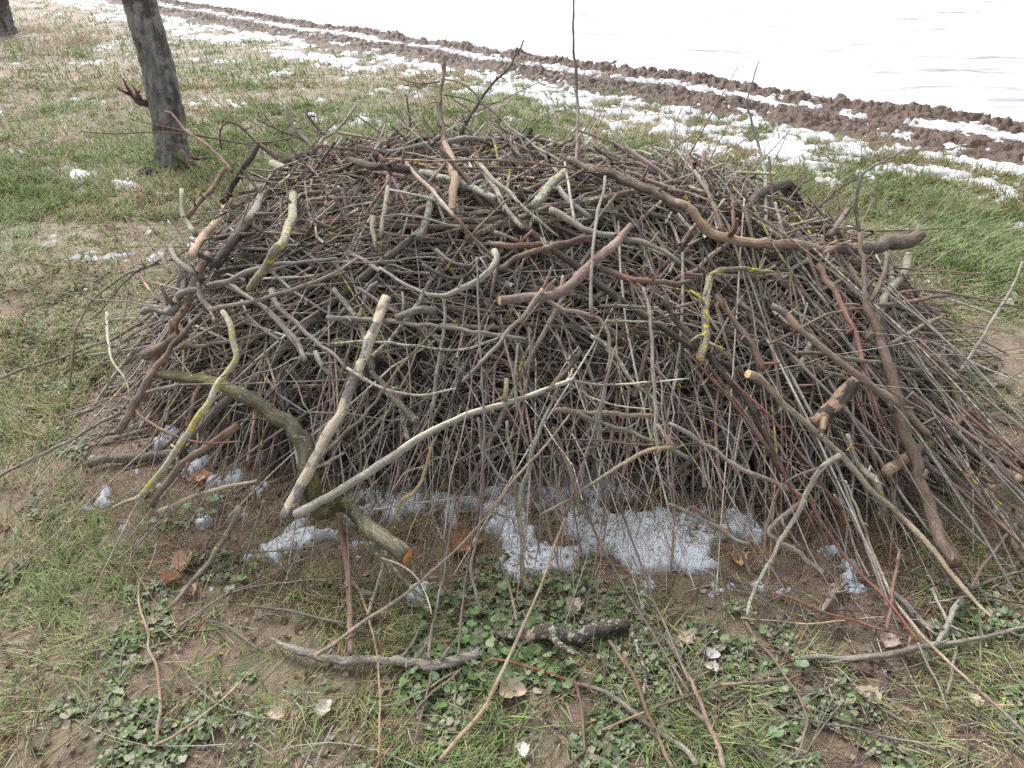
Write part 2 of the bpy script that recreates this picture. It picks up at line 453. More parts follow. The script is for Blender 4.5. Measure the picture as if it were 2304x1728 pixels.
def join(parts):
    V = []; Q = []; T = []; C = []; off = 0
    for v, q, t, c in parts:
        V.append(v); Q.append(q + off); T.append(t + off); C.append(c); off += len(v)
    return np.concatenate(V), [np.concatenate(Q), np.concatenate(T)], np.concatenate(C)
def grass_cover(x, y):
    t = tt(x, y); d = np.hypot(x, y)
    n = 0.55 * fbm(x * 2.1, y * 2.1, 3, 50) + 0.45 * fbm(x * 7, y * 7, 3, 51)
    thr = 0.500 - 0.10 * sstep(2.2, 4.5, y) - .05 * sstep(.5, 1.4, -x) + .03 * (1 - sstep(1.5, 2.0, y)) - .015 - 0.12 * sstep(4.5, 7, y)
    thr = thr + 0.10 * np.exp(-(((x - 0.8) / 0.5) ** 2 + ((y - 1.35) / 0.14) ** 2))     # bare mud in front
    thr = thr + 0.12 * np.exp(-(((x - 2.1) / 0.4) ** 2 + ((y - 2.4) / 0.4) ** 2))
    c = sstep(thr - 0.06, thr + 0.08, n)
    return c * (1 - sstep(-0.05, 0.12, t + (fbm(x * 4, y * 4, 3, 52) - .5) * .5))
def straw_mask(x, y):
    n = fbm(x * 0.9, y * 0.9, 4, 53)
    return sstep(0.52, 0.62, n + 0.09 * np.exp(-((y - 7.5) / 3.5) ** 2) * (x < -0.5) + 0.03)
GREENS = np.array([[.160, .235, .070], [.190, .265, .085], [.200, .250, .110], [.130, .190, .062], [.23, .285, .12], [.245, .270, .155]])
STRAWS = np.array([[.35, .26, .15], [.30, .20, .11], [.42, .33, .21], [.22, .14, .08], [.40, .30, .17], [.48, .40, .28]])
def grass_tufts(nt, per, box, L, W, lean, tuftr):
    tx, ty = sample_ground(nt, *box)
    keep = (rng.random(nt) < grass_cover(tx, ty)) & (~in_pile(tx, ty)) & (snow_mask(tx, ty, tt(tx, ty)) < rng.exponential(.035, nt) - .01)
    tx, ty = tx[keep], ty[keep]; nt = len(tx)
    comb = fbm(tx * 0.8, ty * 0.8, 2, 54) * 9.0 + rng.normal(0, .5, nt)          # the way the tuft lies
    straw = np.clip(straw_mask(tx, ty) * 0.50 + 0.15, 0, 1)
    size = rng.uniform(0.6, 1.3, nt)
    hue = rng.integers(0, len(GREENS), nt)
    rep = lambda a: np.repeat(a, per)
    n = nt * per
    a = rng.uniform(0, 2 * np.pi, n); r = rng.random(n) ** .5 * tuftr
    x = rep(tx) + np.cos(a) * r; y = rep(ty) + np.sin(a) * r
    az = np.where(rng.random(n) < 0.62, rep(comb) + rng.normal(0, .45, n), a)
    is_s = rng.random(n) < rep(straw)
    col = np.where(is_s[:, None], STRAWS[rng.integers(0, len(STRAWS), n)], GREENS[np.where(rng.random(n) < .6, rep(hue), rng.integers(0, len(GREENS), n))])
    col = col * rng.uniform(0.8, 1.25, (n, 1))
    ln = L * rep(size) * rng.uniform(0.45, 1.2, n); wd = W * rng.uniform(0.6, 1.3, n) * np.where(is_s, 0.6, 1)
    le = np.abs(rng.normal(lean, 0.33, n)) + np.where(is_s, 0.25, 0)
    return blades(x, y, ln, wd, az, np.clip(le, 0.05, 1.5), col, curve=rng.uniform(0.1, 0.9, n), seg=3)
P = [grass_tufts(14000, 10, (-900, 3200, 980, 1950), 0.088, 0.0046, 1.05, 0.028),
     grass_tufts(23500, 9, (-900, 3200, 480, 1000), 0.090, 0.0060, 0.90, 0.038),
     grass_tufts(27500, 10, (-900, 2850, 190, 500), 0.10, 0.0085, 0.75, 0.065),
     grass_tufts(15000, 9, (-900, 2400, -60, 200), 0.11, 0.013, 0.75, 0.12)]
V, F, C = join(P)
o = mesh_obj('grass', V, F, M_GRASS, attrs={'Tint': C}, smooth=False)
tag(o, 'short wet winter grass, green and straw coloured, flattened in patches', 'grass', kind='stuff')

# taller dry stalks on the verge and round the second tree
def stalks(n, cx, cy, sx, sy, L, W, lean, pal, cv=0.5):
    x = rng.normal(cx, sx, n); y = rng.normal(cy, sy, n)
    col = pal[rng.integers(0, len(pal), n)] * rng.uniform(.85, 1.2, (n, 1))
    return blades(x, y, L * rng.uniform(.5, 1.2, n), np.full(n, W), rng.uniform(0, 6.28, n), np.abs(rng.normal(lean, .25, n)), col, curve=cv, seg=3)
P = []
for (u, v, n, L, W, le, p) in [(2010, 350, 40, .30, .004, .35, STRAWS), (2060, 375, 30, .26, .004, .4, STRAWS), (1960, 330, 26, .22, .004, .4, STRAWS),
        (1620, 375, 260, .13, .004, .7, STRAWS), (1680, 390, 200, .12, .004, .8, STRAWS), (90, 70, 420, .28, .007, .7, STRAWS), (180, 90, 380, .30, .007, .7, STRAWS),
        (120, 110, 260, .24, .006, .9, STRAWS), (1370, 215, 160, .14, .006, .3, GREENS), (1445, 225, 120, .12, .006, .5, GREENS), (1100, 170, 150, .14, .006, .5, GREENS),
        (1190, 300, 160, .12, .005, .5, GREENS), (2130, 470, 900, .15, .007, .9, GREENS), (2200, 540, 1100, .14, .007, .9, GREENS), (2100, 560, 900, .13, .007, .9, GREENS), (1980, 430, 700, .12, .007, .9, GREENS), (2250, 620, 900, .13, .006, .9, GREENS), (1800, 400, 500, .10, .007, .9, GREENS), (150, 240, 700, .12, .008, .9, GREENS), (300, 330, 500, .11, .007, .9, GREENS),
        (2230, 700, 380, .12, .004, 1.0, GREENS), (345, 1190, 60, .13, .0035, .22, GREENS), (260, 1400, 120, .11, .004, .9, GREENS), (230, 1500, 120, .10, .004, .9, GREENS),
        (2250, 1520, 60, .13, .005, .9, GREENS), (1560, 1680, 160, .10, .0035, .7, GREENS), (1530, 1620, 120, .10, .0035, .7, GREENS), (620, 1640, 140, .09, .0035, .9, GREENS),
        (110, 1370, 140, .10, .0035, 1.0, GREENS), (460, 1520, 110, .10, .004, .9, GREENS), (490, 860, 60, .09, .003, .5, GREENS)]:
    d = rays(u, v); q = EYE + d * (-1.6 / d[2])
    s = 0.05 + 0.02 * q[1]
    P.append(stalks(n, q[0], q[1], s, s * 1.4, L, W, le, p))
V, F, C = join(P)
o = mesh_obj('tall_grass', V, F, M_GRASS, attrs={'Tint': C}, smooth=False)
tag(o, 'longer grass clumps and dry stalks standing in the meadow', 'grass', kind='stuff')

# brown straw and dead stalks under and around the front of the pile
n = 15000
x = rng.normal(-0.05, 0.95, n); y = rng.normal(1.75, 0.26, n)
k = (y > 1.3) & (mound(x, y) > -1); x, y = x[k], y[k]; n = len(x)
col = STRAWS[rng.integers(0, len(STRAWS), n)] * rng.uniform(.35, 1.0, (n, 1))
P = [blades(x, y, rng.uniform(.05, .20, n), rng.uniform(.0012, .0026, n), rng.uniform(0, 6.28, n), np.clip(np.abs(rng.normal(1.0, .45, n)), .05, 1.5), col, curve=rng.uniform(0, .5, n), seg=3)]
n = 14000
x, y = sample_ground(n, -700, 3000, 560, 1950)
col = STRAWS[rng.integers(0, len(STRAWS), n)] * rng.uniform(.5, 1.0, (n, 1))
P.append(blades(x, y, rng.uniform(.03, .12, n), rng.uniform(.001, .002, n), rng.uniform(0, 6.28, n), np.clip(rng.normal(1.4, .1, n), 1, 1.5), col, curve=rng.uniform(0, .2, n), seg=3))
V, F, C = join(P)
o = mesh_obj('dry_straw', V, F, M_GRASS, attrs={'Tint': C}, smooth=False)
tag(o, 'dry brown straw and dead stalks lying about the foot of the pile', 'straw', kind='stuff')

# small round leaves of the creeping ground cover
def leaf_cover(x, y):
    n = 0.5 * fbm(x * 3.1, y * 3.1, 3, 60) + 0.5 * fbm(x * 9, y * 9, 3, 61)
    thr = 0.585 + 0.02 * sstep(2.0, 3.0, y) + 0.5 * sstep(3.4, 5, y) + .05 * np.exp(-((x + .9) ** 2 + (y - 1.05) ** 2) / .3 ** 2)
    for (cx, cy, s, k) in ((0.0, 1.38, .22, .12), (0.55, 1.22, .3, .10), (-0.1, 1.05, .4, .07), (-1.15, 1.75, .30, .12), (-1.6, 1.95, .35, .12), (-0.85, 1.42, .3, .07), (.9, 1.1, .4, .05), (.1, 1.5, .2, .1)):
        thr = thr - k * np.exp(-((x - cx) ** 2 + (y - cy) ** 2) / s ** 2)
    thr = thr + 0.14 * np.exp(-(((x - 0.8) / 0.3) ** 2 + ((y - 1.40) / 0.10) ** 2))
    return sstep(thr - 0.01, thr + 0.05, n)
def leaves(n0, box, pal, rmin, rmax, hmax, lift=0.0, cover=True):
    x, y = sample_ground(n0, *box)
    if cover:
        k = (rng.random(n0) < leaf_cover(x, y)) & (mound(x, y) < 0.22); x, y = x[k], y[k]
    n = len(x)
    r = rng.uniform(0, 1, n) ** 1.8 * (rmax - rmin) + rmin
    h = rng.uniform(0.003, hmax, n)
    K = 12; a = np.linspace(0, 2 * np.pi, K, endpoint=False)
    prof = 1.0 - 0.62 * np.exp(-(np.minimum(a, 2 * np.pi - a) / 0.33) ** 2) + 0.05 * np.cos(7 * a)
    wav = rng.normal(0, 0.13, (n, K))
    rr = prof[None, :] * (1 + wav * .6)
    lx = np.cos(a)[None, :] * rr; ly = np.sin(a)[None, :] * rr; lz = 0.16 * rr ** 2 + wav * 0.9 + 0.12 * np.cos(2 * a + rng.uniform(0, 6, (n, 1)))
    ctr = np.zeros((n, 1)); lx = np.concatenate([ctr, lx], 1); ly = np.concatenate([ctr, ly], 1); lz = np.concatenate([ctr, lz], 1)
    az = rng.uniform(0, 6.28, n)[:, None]; tl = rng.normal(0, .38, n)[:, None]; tl2 = rng.normal(0, .38, n)[:, None]
    y1 = ly * np.cos(tl) - lz * np.sin(tl); z1 = ly * np.sin(tl) + lz * np.cos(tl)
    x1 = lx * np.cos(tl2) + z1 * np.sin(tl2); z2 = -lx * np.sin(tl2) + z1 * np.cos(tl2)
    X_ = x[:, None] + r[:, None] * (x1 * np.cos(az) - y1 * np.sin(az)); Y_ = y[:, None] + r[:, None] * (x1 * np.sin(az) + y1 * np.cos(az))
    Z_ = (ground_z(x, y) + h + lift)[:, None] + r[:, None] * z2
    V = np.stack([X_, Y_, Z_], -1).reshape(-1, 3)
    b = (np.arange(n) * (K + 1))[:, None]
    T = np.concatenate([b + np.array([[0, 1 + i, 1 + (i + 1) % K]]) for i in range(K)])
    col = pal[rng.integers(0, len(pal), n)] * rng.uniform(.75, 1.45, (n, 1))
    C = np.repeat(np.concatenate([col, np.ones((n, 1))], 1), K + 1, 0)
    return V, T, C
LG = np.array([[.110, .170, .060], [.140, .205, .080], [.110, .155, .070], [.180, .225, .125], [.21, .225, .15], [.25, .235, .17], [.21, .185, .13], [.16, .19, .12]])
parts = [leaves(66000, (-800, 3100, 1000, 1950), LG, .0045, .013, .02), leaves(30000, (-200, 2500, 560, 1060), LG, .006, .013, .02)]
parts.append(leaves(900, (600, 1300, 1300, 1560), LG[:4], .008, .018, .035))
V = []; T = []; C = []; off = 0
for v, t, c in parts: V.append(v); T.append(t + off); C.append(c); off += len(v)
o = mesh_obj('ground_cover_leaves', np.concatenate(V), np.concatenate(T), M_LEAF, attrs={'Tint': np.concatenate(C)})
tag(o, 'creeping carpet of small round green leaves on the mud', 'ground cover', kind='stuff')
DG = np.array([[.26, .19, .13], [.20, .14, .09], [.32, .25, .19], [.14, .09, .06], [.36, .31, .26]])
parts = [leaves(2200, (-100, 2400, 600, 1850), DG * .75, .005, .014, .01, cover=False)]
V, T, C = parts[0]
o = mesh_obj('leaf_litter', V, T, M_DEAD, attrs={'Tint': C})
tag(o, 'crumbled brown leaf litter scattered over the mud', 'leaf litter', kind='stuff')

# dead leaves large enough to tell apart
def dead_leaf(u, v, size, col, az, curl, label, lift=0.014):
    col = [min(.7, c * 1.3) for c in col]
    d = rays(u, v); p = EYE + d * (-1.6 / d[2]); z = float(ground_z(p[0], p[1])) + lift
    N, M = 9, 7
    V = []
    for j in range(M):
        for i in range(N):
            s = i / (N - 1); w = (j / (M - 1) - .5) * 2
            half = 0.42 * math.sin(math.pi * min(1, s ** 0.8 * .97 + .03)) ** .7 * (.72 + .38 * abs(math.sin(4.2 * math.pi * s)) * (1 if abs(w) > .6 else .8) + .12 * math.sin(9 * s + w))
            x = (s - .5); y = w * half
            zz = curl * (w * w * half * 1.6 + 0.5 * (s - .5) ** 2) + .05 * math.sin(11 * s + 3 * w + curl * 9)
            V.append((x * size, y * size, zz * size))
    V = np.array(V); ca, sa = math.cos(az), math.sin(az)
    V = np.stack([V[:, 0] * ca - V[:, 1] * sa, V[:, 0] * sa + V[:, 1] * ca, V[:, 2]], -1)
    F = grid_faces(N, M)
    o = mesh_obj('dead_leaf', V, F, M_DEAD, attrs={'Tint': np.tile(np.array(list(col) + [1.0]), (len(V), 1))}, loc=None)
    o.location = (float(p[0]), float(p[1]), z)
    st = V[[3 * N]] if False else None
    tag(o, label, 'dead leaf', 'dead leaves on the ground')
    pts = np.array([[-.5, 0, 0], [-.62, .03, .03], [-.78, .02, .0]]) * size
    pts = np.stack([pts[:, 0] * ca - pts[:, 1] * sa, pts[:, 0] * sa + pts[:, 1] * ca, pts[:, 2] + .12 * curl * size], -1)
    v_, f_, uv_ = tube(pts, np.array([.0012, .001, .0008]), 5)
    mesh_obj('leaf_stalk', v_, f_, M_DEAD, parent=o, attrs={'Tint': np.tile(np.array([.2, .12, .07, 1.0]), (len(v_), 1))})
    return o

# ------------------------------------------------------------------ tubes
def tube(pts, rad, k=8, rnoise=0.0, seed=0.0, ridges=0.0, cap=True):
    n = len(pts)
    T = np.gradient(pts, axis=0); T /= np.linalg.norm(T, axis=1)[:, None] + 1e-9
    up = np.array([0, 0, 1.0]) if abs(T[0, 2]) < .9 else np.array([1.0, 0, 0])
    Nn = np.zeros_like(pts); a = np.cross(T[0], up); Nn[0] = a / np.linalg.norm(a)
    for i in range(1, n):
        a = Nn[i - 1] - T[i] * np.dot(Nn[i - 1], T[i]); Nn[i] = a / (np.linalg.norm(a) + 1e-9)
    B = np.cross(T, Nn)
    ang = np.linspace(0, 2 * np.pi, k, endpoint=False)
    s = np.concatenate([[0], np.cumsum(np.linalg.norm(np.diff(pts, axis=0), axis=1))])
    rr = rad[:, None] * np.ones(k)[None, :]
    if rnoise:
        q = fbm(s[:, None] / (rad.mean() * 3.0) + seed, np.cos(ang)[None, :] * 1.2 + seed, 3) + fbm(s[:, None] / (rad.mean() * 3.0) + seed, np.sin(ang)[None, :] * 1.2 - seed, 3) - 1.0
        rr = rr * (1 + rnoise * q * 1.3)
    if ridges:
        q = fbm(s[:, None] * 16 + seed, ang[None, :] * 2.6 + seed, 4)
        rr = rr * (1 - ridges * (1 - np.abs(q - .5) * 5).clip(0, 1) * (0.25 + 0.75 * np.minimum(1, np.minimum(ang, 2 * np.pi - ang) / .6))[None, :])
    V = pts[:, None, :] + rr[:, :, None] * (np.cos(ang)[None, :, None] * Nn[:, None, :] + np.sin(ang)[None, :, None] * B[:, None, :])
    V = V.reshape(-1, 3)
    uv = np.stack([np.repeat(s, k), np.tile(ang, n) * np.repeat(rad, k)], -1)
    i = np.arange(n * k).reshape(n, k); j = np.roll(i, -1, 1)
    Q = np.stack([i[:-1], j[:-1], j[1:], i[1:]], -1).reshape(-1, 4)
    F = [Q]
    if cap: F += [np.arange(k)[::-1][None, :], (np.arange(k) + (n - 1) * k)[None, :]]
    return V, F, uv
def catmull(P, m):
    P = np.asarray(P, float)
    if len(P) == 2: return P[0] + (P[1] - P[0]) * np.linspace(0, 1, m)[:, None]
    Q = np.vstack([2 * P[0] - P[1], P, 2 * P[-1] - P[-2]])
    L = np.concatenate([[0], np.cumsum(np.linalg.norm(np.diff(P[:, :2], axis=0), axis=1))])
    out = []
    for s in np.linspace(0, L[-1], m):
        i = min(max(int(np.searchsorted(L, s, 'right')) - 1, 0), len(P) - 2)
        t = (s - L[i]) / max(L[i + 1] - L[i], 1e-9)
        a, b, c, d = Q[i], Q[i + 1], Q[i + 2], Q[i + 3]
        lin = b + (c - b) * t
        out.append(.45 * lin + .55 * .5 * ((2 * b) + (-a + c) * t + (2 * a - 5 * b + 4 * c - d) * t * t + (-a + 3 * b - 3 * c + d) * t ** 3))
    return np.array(out)
PAL = {  # bark tints
    'grey': (.225, .200, .168), 'pale': (.310, .280, .235), 'brown': (.175, .126, .094), 'purple': (.175, .126, .112),
    'red': (.215, .098, .068), 'dark': (.085, .066, .053), 'olive': (.165, .145, .095), 'tan': (.32, .238, .160),
    'pink': (.25, .182, .142), 'redbrown': (.190, .115, .086), 'cream': (.62, .55, .40), 'moss': (.150, .122, .062)}
def jitter(pts, rad, amp, rr):
    n = len(pts)
    if n < 4: return pts
    T = np.gradient(pts, axis=0); T /= np.linalg.norm(T, axis=1)[:, None] + 1e-9
    J = rr.normal(0, 1, (n, 3)); J[0] = J[-1] = 0
    K = np.array([.25, .5, .25])
    for c in range(3): J[:, c] = np.convolve(J[:, c], K, 'same')
    J -= T * (J * T).sum(1)[:, None]
    return pts + J * (rad[:, None] * amp)
def spurs(pts, rad, n, rr, lo=1.5, hi=6.0):
    """short side shoots and stubs that grow out of the same bark"""
    out = []
    m = len(pts)
    T = np.gradient(pts, axis=0); T /= np.linalg.norm(T, axis=1)[:, None] + 1e-9
    for _ in range(n):
        i = rr.integers(1, m - 1); r = rad[i]
        a = rr.normal(0, 1, 3); a -= T[i] * a.dot(T[i]); a /= np.linalg.norm(a) + 1e-9
        a[2] = abs(a[2]) if rr.random() < .5 else a[2]
        d = a * rr.uniform(.6, 1) + T[i] * rr.uniform(.2, .9); d /= np.linalg.norm(d)
        L = rr.uniform(lo, hi) * r + .006
        p0 = pts[i]; p1 = p0 + d * L * .5; p2 = p0 + d * L + rr.normal(0, .12, 3) * L
        r0 = r * rr.uniform(.35, .6)
        out.append((np.array([p0, p1, p2]), np.array([r0, r0 * .8, r0 * .55])))
    return out
def build_branch(name, pts, rad, tint, aux, k=8, spur=3, rough=False, parent=None, rr=None, cut=None, cutends=(0,), kink=.5, rn=.12, peel_fn=None, ridge=.22, peel_top=0, drift=None, mat=None):
    loc = pts[0].copy() if parent is None else np.array(parent.location)
    pts = jitter(pts, rad, kink, rr)
    n = len(pts)
    # nodes: small swellings along the wood
    bump_ = 1 + .0 * rad
    for _ in range(max(1, n // 6)):
        c = rr.uniform(0, n); bump_ += rr.uniform(.04, .16) * np.exp(-((np.arange(n) - c) / .8) ** 2)
    rad2 = rad * bump_ * .95 if mat is None else rad
    seed = float(rr.uniform(0, 60))
    V, F, uv = tube(pts, rad2, k, rn, seed, ridges=(ridge if rough else 0))
    VV = [V]; FF = list(F); UU = [uv]; off = len(V)
    for (p, r) in spurs(pts, rad2, spur, rr):
        v, f, u = tube(p, r, 6)
        VV.append(v); FF += [x + off for x in f]; UU.append(u); off += len(v)
    V = np.concatenate(VV); uv = np.concatenate(UU) + rr.uniform(0, 50)
    t = np.array(list(tint) + [1.0]); A = np.tile(np.array(aux, float), (len(V), 1))
    if peel_fn is not None:
        A[:n * k, 2] = np.repeat(peel_fn(np.linspace(0, 1, n)), k)
        if peel_top:
            up_ = (V[:n * k] - np.repeat(pts, k, 0)) @ np.array([-.25, .75, .62]) / np.repeat(rad2, k)
            A[:n * k, 2] -= .45 * (1 - sstep(peel_top - .15, peel_top + .2, up_))
    Tn = np.tile(t, (len(V), 1))
    s_ = np.linspace(0, 1, n); w_ = fbm(s_ * rr.uniform(2, 5) + seed, np.full(n, seed * .7), 2); w_ = sstep(.35, .65, w_)
    alt = np.array(PAL['grey']) * float(np.mean(tint)) / .2 if rr.random() < .7 else np.array(tint) * np.array([.80, .84, .9])
    if drift is not None: w_ = drift(s_); alt = np.array(PAL['grey'])
    mixed = np.array(tint)[None, :] * (1 - .6 * w_[:, None]) + alt[None, :] * (.6 * w_[:, None]) if drift is None else np.array(tint)[None, :] * (1 - w_[:, None]) + alt[None, :] * w_[:, None]
    Tn[:n * k, :3] = np.repeat(mixed, k, 0)
    o = mesh_obj(name, V, FF, mat or (M_ROUGH if rough else M_BARK), attrs={'Tint': Tn, 'Aux': A}, uv=uv, loc=loc)
    if parent is not None: o.parent = parent; o.location = (0, 0, 0)
    if cut:
        for e in cutends:
            i = 0 if e == 0 else n - 1; j = 1 if e == 0 else n - 2
            d = pts[i] - pts[j]; d /= np.linalg.norm(d)
            ring = V[i * k:(i + 1) * k]; c = ring.mean(0)
            th = max(rad[i] * .08, .0012)
            inner = c + (ring - c) * .93
            W = np.concatenate([inner - d * th, inner + d * th, [c + d * th * 1.05]])
            fa = [np.array([[a, (a + 1) % k, (a + 1) % k + k, a + k] for a in range(k)]), np.array([[a + k, (a + 1) % k + k, 2 * k] for a in range(k)])]
            a1 = np.cross(d, [0, 0, 1.0]); a1 /= np.linalg.norm(a1) + 1e-9; a2 = np.cross(d, a1)
            uvw = np.stack([(W - c) @ a1, (W - c) @ a2], -1)
            ce = mesh_obj('cut_end', W, fa, cut, uv=uvw, loc=(loc if parent is None else np.array(parent.location)), smooth=False)
            ce.parent = o; ce.location = (0, 0, 0)
    return o
ORG = {'A': (0, 0), 'B': (750, 0), 'C': (1504, 0), 'D': (0, 560), 'E': (750, 560), 'G': (1504, 560), 'H': (0, 1128), 'I': (750, 1128), 'J': (1504, 1128)}
def src(fr, p):
    if fr == 'F': return (p[0] * 1.0416, p[1] * 1.0416)
    o = ORG[fr]; return (o[0] + p[0] / 2.765, o[1] + p[1] / 2.765)
def lift_line(uv, off, Ya=None, Yb=None, deg=2):
    """turn a line seen in the photo into a stiff 3D line lying on the pile (or, with Ya / Yb, standing at that distance)"""
    m = len(uv)
    s = np.concatenate([[0], np.cumsum(np.linalg.norm(np.diff(uv, axis=0), axis=1))]); s /= s[-1]
    D = rays(uv[:, 0], uv[:, 1])
    if Ya is not None:
        Yv = Ya + (Yb - Ya) * s; t = Yv / D[:, 1]
        th_ = np.array([hit(a, b) for a, b in uv])
        e = np.maximum(0, t - (th_ - off - .06))
        if e.max() > 0:
            K = max(3, m // 3); kk = np.exp(-(np.arange(-K, K + 1) / (K * .5)) ** 2)
            sm = np.array([max(e[max(0, i - 2):i + 3]) for i in range(m)])
            pad = np.pad(sm, K, mode='edge'); t = t - np.convolve(pad, kk / kk.sum(), 'valid')
        lim = np.array([(-1.6 + .01) / q[2] if q[2] < -1e-3 else 99 for q in D]); t = np.minimum(t, lim)
    else:
        th_ = np.array([hit(a, b) for a, b in uv])
        d = deg if m >= 5 else 1
        w = np.ones(m)
        c = np.polyfit(s, th_, d, w=w); t = np.polyval(c, s)
        t = t - np.maximum(0, np.percentile(t - th_, 88))
        t = t - off
        lim = np.array([(-1.6 + .006) / q[2] if q[2] < -1e-3 else 99 for q in D])
        t = np.minimum(t, lim)
    return EYE + t[:, None] * D, t
# ------------------------------------------------------------------ the branches one can tell apart, each laid where it lies
GROUP = 'branches of the brushwood pile'
LAND = []                                           # places of well-known branches, for describing the others
TR = []
def T(fr, pts, w0, w1, tint, label, kind='branch', off=.02, lich=0.0, moss=0.0, peel=0.0, cream=0.0, rough=False, cut=None, ends=(0,), Y=None,
      k=8, spur=4, kids=(), lm=None, kink=.45, rn=.12, pf=None, wl=None, grp=GROUP, deg=2):
    TR.append(dict(fr=fr, pts=pts, w0=w0, w1=w1, tint=tint, label=label, kind=kind, off=off, aux=(lich, moss, peel, cream), rough=rough, cut=cut, ends=ends,
                   Y=Y, k=k, spur=spur, kids=kids, lm=lm, kink=kink, rn=rn, pf=pf, wl=wl, grp=grp, deg=deg))
P_, O_, B_ = M_CUT_PALE, M_CUT_ORANGE, M_CUT_BROWN
# --- eye-catching poles and logs
T('F', [(640,1112),(760,1045),(900,950),(1010,895),(1130,860),(1215,828),(1240,818)], 24, 11, 'pale', 'long smooth grey pole with cream stripped bark near its forked end', 'pole', .07, cream=1, pf=lambda s: .36 + .34 * (s > .40), cut=P_, k=12, spur=2, kink=.15, lm='the cream stripped pole',
  kids=[('E', [(1450,812),(1520,828),(1680,845),(1850,838),(2212,808)], 17, 10), ('E', [(1450,815),(1520,870),(1620,930),(1780,980),(2010,1000)], 13, 7), ('E', [(1450,815),(1478,780),(1486,735)], 14, 9)])
T('F', [(618,1115),(655,1040),(700,955),(745,865),(785,770),(815,690),(835,640)], 32, 26, 'pale', 'thick bleached stick with flaking bark leaning beside the mossy log', 'stick', .05, rough=True, peel=.54, cream=.8, k=12, spur=2, kink=.2, lm='the bleached flaking stick')
T('D', [(960,775),(1100,790),(1250,812),(1380,850),(1500,900),(1620,960),(1730,1050),(1840,1140),(1900,1240),('I',-90,60),('I',60,20),('I',170,110),('I',300,210),('I',465,335)], 75, 115, 'moss', 'thick bent mossy log ending in a bright orange sawn face', 'log', .0, rough=True, moss=.35, lich=.30, cut=O_, ends=(1,), k=20, spur=3, kink=.25, rn=.2, wl=[60,80,85,90,100,110,115,130,125,120,105,115,118,112], lm='the mossy log', deg=3)
T('F', [(1225,345),(1280,362),(1330,378),(1430,425),(1490,455),(1520,480),(1535,502),(1600,515),(1720,533),(1800,538),(1870,538),(1930,522),(1992,500)], 20, 34, 'brown', 'long crooked branch with tan bared wood reaching out over the field side', 'branch', .05, rough=True, cream=0.0, pf=lambda s: .40 + .30 * np.exp(-((s - .52) / .19) ** 4) - .1 * (s > .8), k=14, spur=3, Y=(3.75, 2.75), wl=[22,23,25,24,24,22,27,26,26,27,32,40,30], lm='the crooked tan branch')
T('G', [(1225,170),(1240,350),(1320,560),(1400,850),(1480,1150),(1560,1400),(1640,1650),('J',1680,200),('J',1790,400)], 40, 72, 'brown', 'thick brown branch forked at the top standing against the pile edge', 'branch', .10, k=14, spur=5, wl=[50,55,66,75,84,80,84,88,82], Y=(2.45, 1.62), kink=.25, lm='the thick forked branch',
  kids=[('G', [(1240,340),(1215,200),(1215,50),('C',1190,1560),('C',1188,1450)], 44, 30), ('G', [(1245,345),(1290,250),(1335,170),(1350,90),(1365,25)], 40, 32)])
T('C', [(1188,1500),(1170,1300),(1175,1180),(1205,1075),(1330,1005),(1465,930)], 30, 14, 'grey', 'slim grey branch rising past the crooked one and bending towards the field', 'branch', Y=(2.9, 3.0), spur=6)
T('G', [(495,778),(560,800),(630,870),(700,950),(850,1080),(960,1180),(1100,1310),(1280,1520),('J',1370,20),('J',1600,250),('J',1850,560),('J',2010,720)], 42, 20, 'tan', 'straight tan pole with a fresh pale sawn end facing out', 'pole', .08, cut=P_, k=12, spur=2, kink=.15, wl=[56,50,46,44,44,42,42,42,42,40,32,18], lm='the tan sawn pole')
T('G', [(640,350),(720,400),(830,510),(1000,655),(1200,805),(1400,950),(1620,1150)], 44, 52, 'pink', 'pinkish brown pole broken pale near the top, crossing the thick forked branch', 'pole', .14, k=12, spur=3, kink=.15, lm='the pinkish pole', pf=lambda s: .3 + .35 * np.exp(-((s - .14) / .05) ** 2))
T('G', [(1180,800),(1110,890),(1030,980),(900,1085)], 110, 118, 'dark', 'short fat broken log with dark bark and a tan split', 'log', .03, rough=True, peel=.5, cut=B_, k=18, spur=1, kink=.1, wl=[75,120,125,95], lm='the fat broken log')
T('G', [(250,175),(235,260),(238,350),(228,450),(230,540),(200,680)], 55, 66, 'grey', 'stout pale grey branch with yellow lichen, bent over square at the top', 'branch', .07, rough=True, lich=.42, k=12, cut=P_, ends=(1,), kink=.3, lm='the bent lichen branch', kids=[('G', [(245,182),(300,150),(400,128),(500,128),(600,135)], 46, 40)])
T('G', [(285,290),(400,435),(470,520),(530,610),(590,755)], 36, 52, 'redbrown', 'reddish brown pole lying beside the bent lichen branch', 'pole', .05, k=12, kink=.2)
T('G', [(930,95),(1050,300),(1120,430),(1180,600),(1210,720),(1250,860),(1290,980),(1335,1110)], 44, 26, 'redbrown', 'reddish brown stick running down between the pinkish pole and the thick forked branch', 'stick', .12, k=10, cut=P_, ends=(1,), spur=6)
T('G', [(1500,40),(1450,150),(1390,250),(1310,400),(1240,560)], 58, 52, 'grey', 'smooth grey stake poking up behind the forked branch', 'stake', Y=(3.0, 2.6), k=12, spur=1, cut=P_)
T('E', [(1035,322),(1120,310),(1200,302),(1300,300),(1380,285),(1470,230),(1600,100),(1690,20),('B',1740,1530),('B',1850,1400)], 68, 46, 'pink', 'thick bent brown branch with a clean sawn end in the middle of the pile', 'branch', .08, k=14, cut=P_, spur=3, kink=.12, wl=[66,66,68,76,80,68,66,62,66,40], lm='the thick sawn branch',
  kids=[('E', [(1300,300),(1370,350),(1450,380),(1560,400),(1650,430),(1710,520),(1725,640),(1700,760)], 34, 20)])
